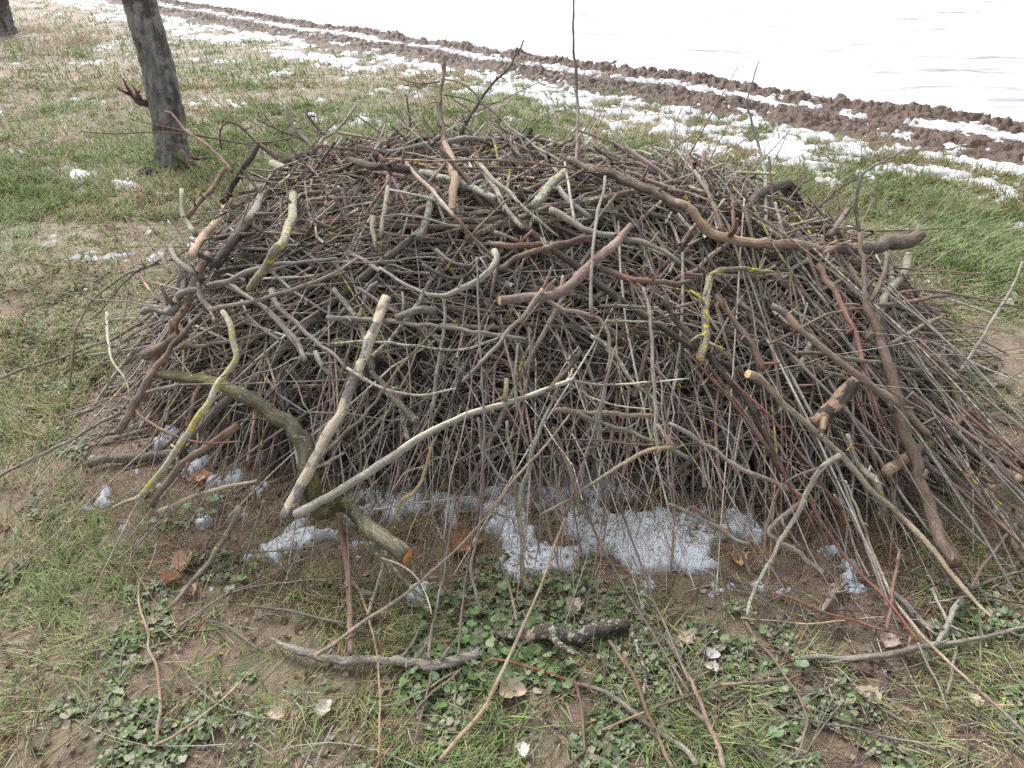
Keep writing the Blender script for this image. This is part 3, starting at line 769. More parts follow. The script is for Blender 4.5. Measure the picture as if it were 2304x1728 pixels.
T('E', [(285,115),(350,160),(420,205),(490,240),(560,272),(640,288),(700,285),(780,262),(850,225),(930,175),(990,120),(1015,60),('B',1000,1560)], 22, 46, 'pale', 'curved branch crusted with bright yellow lichen in the pile centre', 'branch', .07, k=10, lich=.3, moss=.38, pf=None, wl=[18,24,25,26,27,30,34,44,46,48,48,50,44], lm='the yellow lichen curve', kink=.3)
T('E', [(-40,425),(120,435),(250,442),(380,455),(500,470),(640,480),(750,490),(880,515),(1000,532),(1200,560)], 36, 26, 'grey', 'straight grey branch lying level across the centre of the pile', 'branch', .05, k=10)
T('E', [(1300,250),(1240,340),(1170,430),(1080,530),(1000,620),(900,725),(800,830)], 34, 24, 'grey', 'stick with a splintered orange tip sloping down from the thick sawn branch', 'stick', .09, k=10, pf=lambda s: .35 + .3 * (s < .04))
T('E', [(890,50),(898,200),(905,400),(912,600),(922,800),(935,960),(940,1150),(925,1400),(905,1650)], 13, 22, 'purple', 'slender upright stick crossing the curved yellow branch', 'stick', .09, k=8)
T('E', [(1930,245),(1955,330),(1975,450),(1985,620),(1990,800),(1998,960),(2003,1100),(2010,1290)], 22, 32, 'grey', 'upright grey stick with short stubs near its pale cut tip', 'stick', .08, cut=P_, k=10, spur=6)
T('E', [(-10,592),(120,580),(250,578),(400,592),(500,602),(640,622),(760,632),(900,600),(1030,550)], 20, 16, 'grey', 'thin wavy branch with pale green lichen below the level grey one', 'branch', .06, moss=.5, k=8)
T('E', [(85,740),(180,800),(300,860),(400,890),(500,912),(600,905),(700,882),(765,870)], 24, 14, 'pale', 'sagging twig furred with pale grey green lichen', 'twig', .08, moss=.56, k=8, spur=14)
T('E', [(665,465),(580,560),(500,645),(430,720),(370,790),(310,880),(260,960),(180,1050),(100,1130),(-30,1250)], 14, 28, 'brown', 'long brown stick slanting down towards the bleached flaking one', 'stick', .08, k=8, spur=5)
T('E', [(1076,815),(1075,880),(1068,945)], 32, 36, 'tan', 'short upright stub with a pale sawn top behind the stripped pole', 'stub', .08, cut=P_, k=12, spur=1)
T('E', [(1540,635),(1500,690),(1450,760),(1390,820),(1335,880)], 34, 38, 'brown', 'broken brown stick meeting the forked end of the stripped pole', 'stick', .06, rough=True, k=10)
T('E', [(1400,870),(1350,985),(1300,1090),(1260,1190),(1222,1300),(1195,1420),(1170,1520),(1145,1659)], 22, 38, 'grey', 'blue grey stick running down to the snow', 'stick', .07, k=10)
T('E', [(1080,1070),(1090,1180),(1105,1290),(1130,1400),(1135,1500),(1148,1640),('I',1180,200),('I',1185,290),('I',1178,390),('I',1215,560)], 26, 44, 'grey', 'knobbly grey branch standing in the snow with a yellow lichen spot', 'branch', .06, k=10, lich=.36, rough=True, lm='the knobbly snow branch', spur=6)
T('I', [(665,1612),(730,1530),(800,1450),(880,1370),(940,1290),(990,1190),(1030,1100),(1090,980),(1150,850),(1220,690),(1290,530),(1340,390),(1380,260),(1440,110),(1490,-10)], 36, 13, 'tan', 'long straight stick reaching from the mud in front up over the snow', 'stick', .07, k=10, lm='the long front stick', kink=.15, spur=5)
T('I', [(-110,960),(0,890),(100,815),(200,742),(330,660),(450,575),(580,465),(700,362),(800,265),(900,155),(1020,15)], 30, 13, 'tan', 'tan stick crossing in front of the orange ended log', 'stick', .10, k=10, kink=.15, cut=P_)
T('H', [(1680,850),(1760,890),(1850,935),(2000,975),(2100,975),('I',100,985),('I',250,970),('I',400,980),('I',520,1000),('I',640,1015),('I',780,1000),('I',905,945)], 30, 60, 'grey', 'splintered grey log with cracked bark lying on the grass in front', 'log', .005, rough=True, k=16, lich=.33, spur=4, wl=[18,44,60,66,70,70,68,70,74,84,84,66], lm='the splintered ground log', grp='branches lying on the ground in front', kids=[('I', [(430,965),(480,910),(528,810)], 26, 22)])
T('I', [(1000,815),(1080,835),(1150,825),(1250,835),(1350,840),(1450,815),(1560,805),(1680,800),(1760,780),(1845,760)], 40, 85, 'dark', 'thick dark log with deeply cracked bark lying in front of the snow', 'log', .01, rough=True, k=20, peel=.36, moss=.42, rn=.25, wl=[30,75,95,110,118,112,105,108,95,60], cut=B_, ends=(1,), lm='the cracked dark log', grp='branches lying on the ground in front', kids=[('I', [(1845,775),(1870,850),(1905,950),(1932,1050),(1935,1150),(1915,1270)], 50, 34)])
# --- hanging over and standing out of the crown of the pile
T('B', [(683,335),(690,400),(680,500),(668,620),(665,720),(680,840),(695,900),(725,980),(745,1060),(755,1130),(740,1250),(738,1340)], 22, 44, 'brown', 'tall broken stick standing upright, splintered tan at its base', 'stick', rough=True, k=12, Y=(3.15, 2.75), pf=lambda s: .36 + .32 * (s > .55), wl=[14,36,26,32,36,34,44,60,72,66,60,40], lm='the tall broken stick', spur=5)
T('B', [(798,840),(830,770),(870,690),(930,600),(1000,515),(1070,450),(1108,400),(1125,350),(1160,310),(1182,250)], 26, 10, 'dark', 'dark knobbly twig rising behind the tall broken stick', 'twig', Y=(3.2, 3.5), spur=22, k=8, lm='the dark rising twig')
T('B', [(1497,1100),(1512,1000),(1518,850),(1520,700),(1512,560),(1505,400),(1495,280),(1492,150),(1498,0),(1500,-200)], 26, 10, 'brown', 'very tall thin rod standing straight up out of the pile top', 'rod', Y=(3.1, 3.3), k=8, spur=7, lm='the very tall rod')
T('C', [(600,1450),(605,1250),(600,1100),(580,980),(545,860),(510,740),(480,640),(500,580),(530,490),(545,430),(566,378)], 32, 8, 'grey', 'tall pale rod kinked halfway, standing against the ploughed strip', 'rod', Y=(3.0, 3.2), k=8, moss=.35, spur=9, lm='the kinked pale rod')
T('B', [(165,850),(240,890),(330,950),(400,990),(480,1055),(550,1120),(620,1190),(680,1265),(740,1340),(800,1400),(850,1455),(920,1530),(990,1600)], 34, 22, 'pink', 'long pinkish stick slanting across in front of the tall broken one', 'stick', .07, k=10, lm='the long pinkish stick', spur=4)
T('B', [(400,480),(470,508),(560,520),(660,508)], 10, 14, 'redbrown', 'thin brown twig arching out level with the tall broken stick', 'twig', Y=(3.6, 3.3))
T('B', [(695,495),(760,505),(820,532),(880,580),(930,640),(1010,710),(1100,795),(1200,865),(1300,945),(1440,1015)], 13, 24, 'grey', 'grey shoot arching down from the broken stick to the crooked branch', 'shoot', Y=(3.3, 3.1))
T('B', [(690,590),(800,610),(920,650),(1010,640),(1120,590),(1220,540),(1305,500)], 10, 6, 'redbrown', 'thin red brown twig rising towards the furrow', 'twig', Y=(3.3, 3.6), spur=8)
T('B', [(720,805),(800,740),(870,700),(960,660),(1060,620)], 14, 8, 'grey', 'grey twig leaning out behind the dark rising one', 'twig', Y=(3.3, 3.5))
T('B', [(730,610),(850,690),(980,780),(1100,870),(1250,960)], 9, 12, 'brown', 'fine brown twig drooping behind the dark rising one', 'twig', Y=(3.5, 3.5))
T('B', [(455,860),(478,760),(462,660),(455,590)], 20, 12, 'dark', 'dark upright twig end on the back edge of the pile', 'twig', Y=(3.4, 3.5), spur=8)
T('B', [(1060,850),(1110,910),(1150,960),(1190,1005)], 26, 30, 'dark', 'short dark stick sloping off the back of the pile', 'stick', Y=(3.6, 3.3))
T('B', [(1455,940),(1470,890),(1505,840)], 12, 9, 'dark', 'short dark twig beside the very tall rod', 'twig', Y=(3.3, 3.4))
T('B', [(1520,950),(1580,860),(1630,770),(1680,680),(1700,610)], 10, 6, 'pale', 'pale dry twig leaning away from the very tall rod', 'twig', Y=(3.3, 3.5))
T('A', [(1725,1060),(1760,1030),(1800,1010),(1860,985),(1960,960),(2080,930),('B',130,905),('B',250,885),('B',400,890),('B',520,880)], 50, 50, 'dark', 'thick dark branch bent along the back rim of the pile', 'branch', .03, rough=True, k=14, cut=B_, ends=(1,), wl=[70,75,72,75,62,52,40,52,58,48], lm='the dark rim branch')
T('A', [(1700,1020),(1760,1060),(1790,1120),(1815,1200),(1820,1290),(1805,1370),(1785,1440),(1740,1530),(1690,1600),('D',1690,60),('D',1600,160),('D',1550,250)], 46, 50, 'grey', 'stout lichen grey branch hanging down from the dark rim branch', 'branch', .05, k=12, lich=.40, moss=.3, wl=[50,64,62,58,60,62,58,62,60,64,62,48], lm='the hanging grey branch')
T('A', [(1740,1060),(1680,1120),(1620,1210),(1590,1300),(1540,1380)], 56, 64, 'grey', 'bark covered branch running down just outside the hanging grey one', 'branch', .01, rough=True, k=12)
T('B', [(-90,950),(40,985),(200,1020),(370,1040),(470,1060)], 62, 56, 'dark', 'dark barked log lying level near the back of the pile', 'log', .0, rough=True, k=14)
T('B', [(540,1080),(630,1085),(730,1105),(830,1150),(930,1200),(1010,1240)], 62, 48, 'grey', 'mottled log with white lichen passing behind the tall broken stick', 'log', .0, k=14, moss=.52, rough=True)
T('B', [(-40,905),(150,920),(300,930),(500,960),(700,1000),(900,1000),(1100,995),(1250,1010)], 16, 12, 'purple', 'long straight purple grey wand along the back of the pile', 'wand', .04)
T('B', [(60,1080),(250,1060),(500,1055),(800,1045),(1100,1045),(1440,1060)], 14, 12, 'purple', 'long level purple wand in front of the dark rim branch', 'wand', .05)
T('B', [(40,930),(300,985),(600,1000),(900,995),(1200,1010),(1500,1050)], 12, 14, 'redbrown', 'red brown wand lying level behind the tall broken stick', 'wand', .06)
T('A', [(1600,900),(1550,980),(1500,1060),(1430,1160),(1370,1260)], 44, 48, 'dark', 'dark broken stub sticking up at the tree side of the pile', 'stub', Y=(3.15, 2.95), rough=True, k=12, cut=B_, lm='the dark tree side stub')
T('A', [(1395,1050),(1340,1130),(1280,1210),(1225,1280),(1165,1355)], 34, 36, 'brown', 'brown stick parallel to the dark broken stub', 'stick', Y=(3.1, 2.8), cut=P_, k=10)
T('A', [(1128,1180),(1132,1260),(1140,1340),(1170,1400),(1215,1455)], 32, 42, 'pale', 'short pale hooked stick at the outer tree side edge', 'stick', Y=(2.95, 2.7), k=10, cut=P_)
T('A', [(1560,1290),(1520,1380),(1480,1450),(1430,1530),(1390,1600),('D',1330,110)], 84, 78, 'dark', 'heavy rough log speckled with lichen at the tree side', 'log', .01, rough=True, k=16, moss=.36, lich=.3, lm='the heavy speckled log')
T('A', [(1425,1230),(1360,1340),(1310,1410),(1240,1500),(1190,1600)], 54, 66, 'tan', 'tan debarked log beside the heavy speckled one', 'log', .01, peel=.58, cream=.2, k=14, rough=True)
T('A', [(500,818),(620,828),(700,830),(850,825),(1000,822),(1120,830),(1250,850),(1380,870),(1500,892),(1700,880),(1850,850)], 7, 14, 'redbrown', 'long thin red brown shoot passing in front of the tree trunk', 'shoot', Y=(3.3, 3.2), lm='the shoot across the trunk', spur=6)
T('A', [(780,730),(900,765),(1000,782),(1120,810),(1300,855),(1450,880),(1620,915)], 7, 13, 'redbrown', 'finer red shoot crossing the trunk just above the longer one', 'shoot', Y=(3.3, 3.2))
T('A', [(1022,690),(1060,700),(1100,745),(1150,805),(1210,850),(1265,880),(1320,930),(1370,990),(1440,1065)], 12, 28, 'pink', 'pinkish twig with forked tip rising over the foot of the tree', 'twig', Y=(3.3, 3.0), spur=7)
T('A', [(1382,930),(1365,860),(1375,790),(1430,755),(1490,780),(1560,850),(1650,930),(1730,990)], 11, 18, 'dark', 'dark twig curled into a hook behind the dark stub', 'twig', Y=(3.3, 3.2))
T('A', [(1780,640),(1800,740),(1850,820),(1920,890),(1960,950)], 16, 30, 'grey', 'grey twig standing up from the back rim', 'twig', Y=(3.3, 3.15), spur=6)
T('A', [(2212,660),(2160,740),(2080,820),(2010,860),(1960,930)], 20, 28, 'grey', 'curved grey twig leaning over the back rim', 'twig', Y=(3.4, 3.15), spur=7)
T('A', [(1890,680),(1950,760),(2020,850)], 20, 22, 'dark', 'short dark spike on the back rim', 'twig', Y=(3.4, 3.3))
T('A', [(1600,740),(1720,800),(1850,850),(1950,910)], 14, 18, 'dark', 'dark twig slanting onto the back rim', 'twig', Y=(3.4, 3.2), spur=6)
T('A', [(1590,520),(1700,590),(1800,680),(1900,770),(2000,850)], 6, 12, 'redbrown', 'fine red brown whip above the back rim', 'whip', Y=(3.7, 3.3))
T('A', [(1310,590),(1400,680),(1500,780),(1600,880),(1750,980)], 6, 16, 'brown', 'fine brown whip leaning out near the tree', 'whip', Y=(3.6, 3.2))
T('C', [(430,1350),(480,1290),(540,1230),(600,1195),(680,1160),(740,1148),(800,1172)], 60, 60, 'dark', 'thick dark barked branch end pointing at the field', 'branch', Y=(3.0, 3.2), rough=True, k=16, wl=[50,60,66,74,80,76,56], cut=B_, ends=(1,), lm='the dark barked end')
T('C', [(830,1395),(880,1330),(930,1290),(1000,1230),(1080,1160),(1150,1120),(1265,1095)], 22, 8, 'dark', 'dark twig with fine side shoots rising beside the dark barked end', 'twig', Y=(2.9, 3.3), spur=12)
T('C', [(650,1370),(720,1280),(780,1200),(830,1140),(915,1098)], 26, 7, 'dark', 'forked black twig reaching past the dark barked end', 'twig', Y=(2.9, 3.2), spur=8)
T('C', [(890,1370),(850,1280),(822,1180),(828,1055)], 9, 6, 'redbrown', 'thin upright red twig behind the crooked branch', 'twig', Y=(3.0, 3.2))
T('C', [(402,1220),(400,1320),(410,1450)], 26, 28, 'redbrown', 'short upright brown peg near the kinked rod', 'peg', Y=(3.0, 2.9))
T('C', [(190,1040),(230,1150),(275,1280),(310,1350),(345,1440)], 18, 36, 'brown', 'brown stick widening down to the crooked branch', 'stick', Y=(3.2, 2.95))
T('C', [(1118,1305),(1060,1380),(1000,1470)], 40, 40, 'purple', 'purplish stake leaning between the crooked branch and the grass', 'stake', Y=(2.95, 2.8), cut=P_, k=10)
T('C', [(700,1470),(820,1420),(1000,1415),(1200,1430),(1400,1432),(1600,1425),(1850,1418)], 22, 10, 'brown', 'straight brown shoot poking out level past the end of the crooked branch', 'shoot', Y=(2.8, 3.1))
T('B', [(1820,1065),(1920,1100),(2010,1135),(2130,1180),('C',100,1190),('C',200,1232),('C',330,1280),('C',450,1312),('C',560,1370),('C',640,1430),('C',700,1485)], 22, 22, 'tan', 'long tan wand running beside the crooked branch', 'wand', .06)
T('C', [(0,1180),(120,1205),(250,1215),(400,1250),(520,1300),(620,1370),(720,1480)], 16, 14, 'grey', 'grey wand curving down beyond the kinked rod', 'wand', .07)
T('B', [(1240,1275),(1290,1220),(1340,1165),(1390,1115),(1440,1070)], 66, 74, 'grey', 'fat upright stump of branch with grey and yellow lichen', 'branch', .03, lich=.42, moss=.50, rough=True, k=14, lm='the fat lichen stump')
T('B', [(1345,1310),(1420,1345),(1490,1385),(1560,1430),(1650,1458),(1750,1468),(1870,1490),(2000,1530),(2080,1575),(2160,1640)], 54, 30, 'grey', 'grey branch tapering behind the thick sawn one', 'branch', .05, k=12, kink=.3, spur=5)
T('B', [(1000,1525),(1100,1528),(1220,1530),(1400,1522)], 46, 48, 'redbrown', 'reddish log lying level behind the yellow lichen curve', 'log', .02, k=12, rough=True)
T('E', [(1040,125),(1100,80),(1180,40),('B',1280,1545),('B',1400,1505),('B',1510,1485),('B',1620,1478)], 44, 50, 'brown', 'split brown branch rising from the yellow lichen curve', 'branch', .07, rough=True, k=12, peel=.38)
T('B', [(1442,1010),(1455,1100),(1468,1200),(1485,1290),(1505,1385)], 20, 24, 'pale', 'pale stick dropping straight down below the very tall rod', 'stick', .07)
T('B', [(1690,1100),(1680,1200),(1650,1290),(1632,1400),(1618,1520),(1610,1650),('E',1605,130),('E',1602,250),('E',1606,400)], 22, 26, 'grey', 'upright grey stick crossing the top of the thick sawn branch', 'stick', .13, cut=P_, k=10, kink=.2)
T('B', [(890,1000),(950,1070),(1010,1130),(1080,1180),(1150,1255),(1230,1330),(1300,1395),(1400,1470)], 36, 18, 'grey', 'lichen flecked branch slanting from the back towards the fat stump', 'branch', .05, moss=.42, lich=.35)
T('B', [(880,990),(940,1080),(1000,1150),(1050,1260),(1100,1350),(1180,1420)], 46, 40, 'grey', 'stout rough grey branch pointing down the slope from the tall broken stick', 'branch', .02, moss=.42, rough=True, k=12)
T('B', [(350,1180),(450,1200),(560,1225),(640,1248)], 20, 22, 'pale', 'short green lichen stick just below the mottled log', 'stick', .06, moss=.55)
T('B', [(230,1350),(300,1352),(420,1335),(560,1355),(680,1390),(800,1410)], 18, 16, 'grey', 'knotted grey stick lying under the long pinkish one', 'stick', .05)
T('B', [(250,1350),(245,1400),(255,1470),(265,1560)], 40, 24, 'olive', 'stubby knot of wood with a pale cut top', 'stub', .09, cut=P_, k=10)
T('B', [(345,1100),(330,1230),(310,1370),(290,1480)], 40, 34, 'grey', 'steep grey stick among the twigs near the back', 'stick', .04)
T('B', [(640,1180),(610,1280),(570,1380),(530,1480)], 60, 64, 'grey', 'stubby mottled log leaning under the mottled lichen one', 'log', .0, moss=.4, rough=True, k=14)
T('B', [(1500,1250),(1560,1210),(1640,1190),(1700,1150)], 16, 14, 'grey', 'curved grey twig beside the pale dropping stick', 'twig', .07)
T('B', [(870,1460),(930,1390),(1000,1320),(1100,1230)], 22, 12, 'purple', 'purple twig slanting up behind the pinkish stick', 'twig', .09)
T('B', [(1000,1440),(1060,1460),(1150,1495)], 28, 24, 'grey', 'short stick with a sharp pale point', 'stick', .06, pf=lambda s: .3 + .5 * (s < .1))
T('B', [(1400,1170),(1440,1230),(1520,1290),(1600,1360)], 44, 38, 'grey', 'grey branch end behind the tapering grey branch', 'branch', .03, k=10)
# --- tree side flank
T('D', [(1270,385),(1190,470),(1110,550),(1040,640),(980,720),(930,800),(880,880),(850,950),(800,1040),(730,1145)], 28, 52, 'purple', 'purplish pole running down the tree side flank to the mud', 'pole', .08, k=12, wl=[26,30,34,36,38,44,50,60,56,50], lm='the purplish pole', spur=3)
T('D', [(850,1000),(890,1045),(960,1100),(1050,1150),(1150,1190),(1230,1205),(1300,1210),(1400,1210),(1500,1200)], 24, 14, 'red', 'dark red stick curving across below the purplish pole', 'stick', .08, k=8, spur=3, lm='the dark red curve')
T('D', [(1385,390),(1420,440),(1445,500),(1460,590),(1470,680),(1440,740),(1380,800),(1345,860),(1310,930),(1260,1010),(1220,1075),(1170,1150),(1120,1220),(1060,1310),(1000,1385),(930,1470),(860,1545),(700,1610)], 44, 24, 'pale', 'long pale branch with a yellow lichen top bent like an elbow', 'branch', .10, k=12, lich=.44, wl=[38,44,46,46,44,42,42,44,46,46,46,48,48,44,42,38,34,16], lm='the pale elbow branch', kink=.3, deg=3)
T('D', [(1480,1095),(1400,1160),(1300,1222),(1210,1280),(1130,1350),(1060,1430),(1000,1500),(945,1600)], 60, 46, 'brown', 'thick brown pole resting on the ground beside the pale elbow branch', 'pole', .03, k=12, kink=.25, lm='the thick flank pole')
T('D', [(-20,1425),(100,1360),(200,1310),(310,1255),(400,1212),(500,1150),(600,1090),(740,1018)], 22, 24, 'grey', 'straight grey stick lying in the ground leaves at the tree side', 'stick', .01, k=8, grp='branches lying beside the pile')
T('D', [(-20,815),(70,775),(150,742),(240,725),(330,700),(420,665),(500,632),(580,600),(655,578)], 16, 20, 'grey', 'thin grey stick reaching out of the frame over the mud', 'stick', .02, k=8, grp='branches lying beside the pile', moss=.4)
T('D', [(900,660),(960,640),(1020,610),(1080,570),(1150,520)], 84, 88, 'brown', 'short log with a round brown sawn face looking outward', 'log', .05, rough=True, k=18, cut=B_, kink=.1, lm='the brown sawn log')
T('D', [(1105,295),(1160,260),(1230,240),(1320,222),(1400,210),(1500,170),(1600,130),(1720,105),(1900,80),(2100,60)], 50, 16, 'grey', 'grey branch with a thick blunt end over the tree side flank', 'branch', .07, k=10, cut=P_, kids=[('D', [(1420,215),(1500,270),(1600,335),(1680,400),(1745,450),(1800,520),(1850,590),(1900,690)], 30, 36)])
T('D', [(1235,215),(1235,280),(1270,345),(1320,390),(1400,365),(1500,345),(1600,320),(1700,290),(1800,262),(1900,228),(2000,190),(2100,145),(2220,60)], 42, 20, 'grey', 'knuckled grey branch swept up across the flank like an open hook', 'branch', .11, k=10, wl=[46,40,36,38,30,28,28,27,26,26,24,22,20], lm='the hooked grey branch', kids=[('D', [(1320,388),(1328,420),(1335,450)], 34, 30)])
T('D', [(1060,-20),(1090,50),(1140,110),(1200,150),(1255,185)], 40, 50, 'grey', 'thick short grey limb ending at the hooked branch', 'branch', .06, rough=True, k=12)
T('D', [(890,400),(950,385),(1010,395),(1060,370),(1100,330),(1130,250),(1150,160)], 56, 48, 'grey', 'gnarled grey branch with a swollen elbow at the outer flank', 'branch', .05, rough=True, k=12, wl=[50,60,56,70,56,48,44])
T('D', [(1690,255),(1710,320),(1760,380),(1830,450),(1900,520),(1980,590),(2060,645),(2120,700),(2160,745)], 40, 26, 'grey', 'grey branch sloping down to the bleached flaking stick', 'branch', .07, k=10, spur=6)
T('D', [(1590,320),(1650,380),(1720,440),(1780,520),(1830,580),(1870,640),(1900,700)], 28, 40, 'grey', 'grey branch just below the hooked one, widening downhill', 'branch', .05, k=10)
T('D', [(1505,320),(1530,390),(1580,450),(1650,510),(1740,565)], 20, 22, 'grey', 'slim bowed branch beside the pale elbow', 'branch', .08)
T('D', [(1960,640),(1990,720),(2040,770),(2080,810)], 36, 34, 'grey', 'short kinked grey stick beside the bleached one', 'stick', .07)
T('D', [(1070,640),(1200,560),(1320,490),(1430,430),(1560,380)], 16, 20, 'grey', 'thin grey stick rising over the brown sawn log', 'stick', .08)
T('D', [(1120,620),(1260,600),(1400,580),(1560,550),(1740,500)], 30, 18, 'olive', 'olive stick lying level behind the pale elbow branch', 'stick', .03)
T('D', [(1120,845),(1300,840),(1500,840),(1700,830),(1900,825),(2212,810)], 10, 12, 'purple', 'long fine purple twig stretched level over the mossy log', 'twig', .09)
T('D', [(880,905),(960,880),(1050,865),(1110,850)], 26, 34, 'grey', 'short grey stick with a blackened end beside the mossy log', 'stick', .04)
T('D', [(1300,30),(1220,200),(1130,400),(1000,620),(930,780),(900,950)], 60, 40, 'brown', 'long brown pole under the purplish one at the flank', 'pole', .02, k=12, cut=P_, ends=(1,))
T('A', [(570,1280),(640,1360),(700,1440),(770,1540),(830,1640),('D',880,170),('D',930,250),('D',990,330)], 10, 22, 'redbrown', 'bare red brown whip with an orange wound arching over the flank', 'whip', Y=(2.75, 2.35), pf=lambda s: .3 + .4 * np.exp(-((s - .85) / .04) ** 2), lm='the red brown whip')
T('A', [(770,1340),(860,1440),(940,1530),(1010,1620),('D',1060,150)], 9, 18, 'redbrown', 'fine brown whip running beside the wounded one', 'whip', Y=(2.8, 2.4))
T('D', [(1000,60),(900,115),(800,150),(720,200),(640,260),(560,330),(510,420),(470,500),(455,620),(440,780),(425,930)], 20, 9, 'grey', 'long drooping twig arched out from the tree side flank', 'twig', Y=(2.45, 2.3), spur=12)
T('D', [(990,90),(880,120),(760,220),(670,330),(620,400),(560,440)], 22, 10, 'olive', 'olive drooping twig inside the long arched one', 'twig', Y=(2.45, 2.35), moss=.4, spur=12)
T('D', [(665,400),(672,480),(675,560),(690,640),(720,720),(770,790),(800,860),(815,970)], 24, 9, 'grey', 'hanging twig dotted with white green lichen', 'twig', Y=(2.35, 2.15), moss=.54, spur=12)
T('D', [(800,230),(780,360),(760,480),(740,600),(700,700),(680,800),(640,940)], 16, 8, 'olive', 'thin hanging twig next to the white dotted one', 'twig', Y=(2.35, 2.1), spur=12)
T('D', [(525,545),(580,550),(650,570)], 26, 22, 'pale', 'short pale peg pointing outwards over the mud', 'peg', .04, grp='branches lying beside the pile')
T('D', [(380,1050),(480,1020),(560,1000),(650,950)], 12, 10, 'grey', 'small grey twig on the mud below the short pale peg', 'twig', .01, grp='branches lying beside the pile')
T('D', [(990,1632),(1060,1595),(1150,1560),(1270,1520),(1390,1485),(1600,1440)], 34, 20, 'tan', 'flat pale splinter of wood lying by the round leaves', 'splinter', .01, peel=.6, cream=.6, grp='branches lying beside the pile')
# --- in front
T('H', [(1495,40),(1470,110),(1420,190),(1360,290),(1300,370),(1240,440),(1180,510),(1130,580),(1075,645)], 44, 30, 'grey', 'dark grey stick with a yellow lichen tip between brown leaves', 'stick', .02, k=10, lich=.36, grp='branches lying on the ground in front', lm='the stick among brown leaves')
T('H', [(975,260),(960,340),(930,420),(880,480),(858,560),(868,640),(890,730),(920,830),(930,920),(965,1000),(985,1080),(1000,1180),(1000,1280),(985,1400),(975,1505)], 13, 24, 'tan', 'thin winding pale brown twig lying alone on the grass', 'twig', .008, k=8, kink=.9, grp='branches lying on the ground in front', spur=3, deg=3, lm='the winding twig')
T('H', [(970,1512),(1080,1460),(1200,1380),(1300,1300),(1400,1220),(1490,1130),(1570,1045)], 20, 9, 'tan', 'straight thin twig forming a V with the winding one', 'twig', .008, grp='branches lying on the ground in front')
T('H', [(1575,655),(1700,665),(1850,690),(2000,730),(2150,762)], 24, 22, 'purple', 'purplish stick with a pale cut tip above the splintered log', 'stick', .015, cut=P_, grp='branches lying on the ground in front', k=8)
T('H', [(1310,740),(1380,760),(1450,795),(1520,850),(1610,925)], 12, 16, 'purple', 'short purplish twig lying beside the grass tuft', 'twig', .01, grp='branches lying on the ground in front')
T('I', [(30,70),(50,180),(75,320),(95,480),(100,640),(105,800),(110,945)], 40, 42, 'brown', 'upright brown stick planted beside the orange ended log', 'stick', .06, k=10, kink=.2, spur=4)
T('I', [(40,75),(100,150),(200,245),(290,340),(390,430),(490,540),(600,690)], 26, 34, 'olive', 'olive lichen stick with an orange cut top sloping to the round leaves', 'stick', .05, k=10, cut=O_, moss=.42)
T('E', [(640,1170),(600,1260),(560,1420),(500,1520),('I',430,-10),('I',380,110),('I',320,220)], 24, 28, 'tan', 'tan stick pointing down with a pale cut end at the mossy log', 'stick', .07, cut=P_, ends=(1,), k=8)
for i, (pp, w, c, lb) in enumerate([
        ([('E',700,1180),('E',730,1400),('I',760,0),('I',725,200),('I',690,420),('I',650,620),('I',610,790),('I',590,970)], 20, 'grey', 'greyest of the sheaf of wands fanning onto the round leaves'),
        ([('E',740,1200),('E',750,1450),('I',748,50),('I',700,280),('I',660,560),('I',620,760),('I',600,980)], 15, 'purple', 'purple wand inside the sheaf fanning onto the round leaves'),
        ([('E',770,1150),('E',790,1400),('I',778,60),('I',745,330),('I',735,600)], 13, 'red', 'red wand of the sheaf above the round leaves'),
        ([('E',820,1100),('E',900,1400),('I',900,60),('I',860,250),('I',820,500),('I',790,760),('I',775,960)], 18, 'purple', 'purplish wand standing apart beside the sheaf'),
        ([('E',900,1050),('E',930,1300),('I',925,60),('I',890,260),('I',850,420),('I',875,540),('I',930,690)], 24, 'grey', 'kinked grey stick beside the sheaf of wands')]):
    T('I', pp, w * .7, w, c, lb, 'wand' if i != 4 else 'stick', .06, k=7)
T('I', [(985,200),(1030,370),(1080,480),(1120,640),(1140,740)], 16, 20, 'olive', 'olive twig stuck in the ground beside the knobbly snow branch', 'twig', .06)
T('I', [(1550,-20),(1640,220),(1750,430),(1850,600),(1950,760),(2050,925),(2212,1190)], 16, 20, 'purple', 'purple wand sweeping down past the end of the cracked dark log', 'wand', .06, kink=.2)
T('I', [(1770,0),(1840,190),(1900,350),(1950,490),(1990,620),(2050,740),(2100,860),(2212,1120)], 14, 20, 'purple', 'second purple wand, farther from the cracked dark log', 'wand', .06, kink=.2)
T('I', [(875,1125),(920,1050),(962,985),(1060,988),(1150,1010),(1270,1045),(1400,1090),(1480,1125),(1600,1155),(1700,1190),(1800,1260),(1900,1345),(2000,1420),(2100,1485),(2212,1560),('J',180,1640)], 16, 44, 'red', 'sharply snapped stick, red at one end, grey at the other, on the leaves', 'stick', .01, k=10, kink=.2, grp='branches lying on the ground in front', wl=[10,14,18,20,22,22,22,24,28,30,34,38,38,38,40,44], lm='the snapped red stick')
T('I', [(1715,870),(1790,970),(1850,1065),(1905,1180),(1950,1300),(1990,1390),(2030,1480),(2070,1570),(2120,1665)], 26, 30, 'redbrown', 'red brown stick crossing the snapped one near the bottom edge', 'stick', .04, k=8, grp='branches lying on the ground in front')
T('I', [(1512,1140),(1535,1250),(1550,1350),(1558,1450),(1565,1560),(1500,1610),(1440,1659)], 28, 26, 'brown', 'knobbly brown twig pointing straight down from the snapped stick', 'twig', .01, k=8, grp='branches lying on the ground in front')
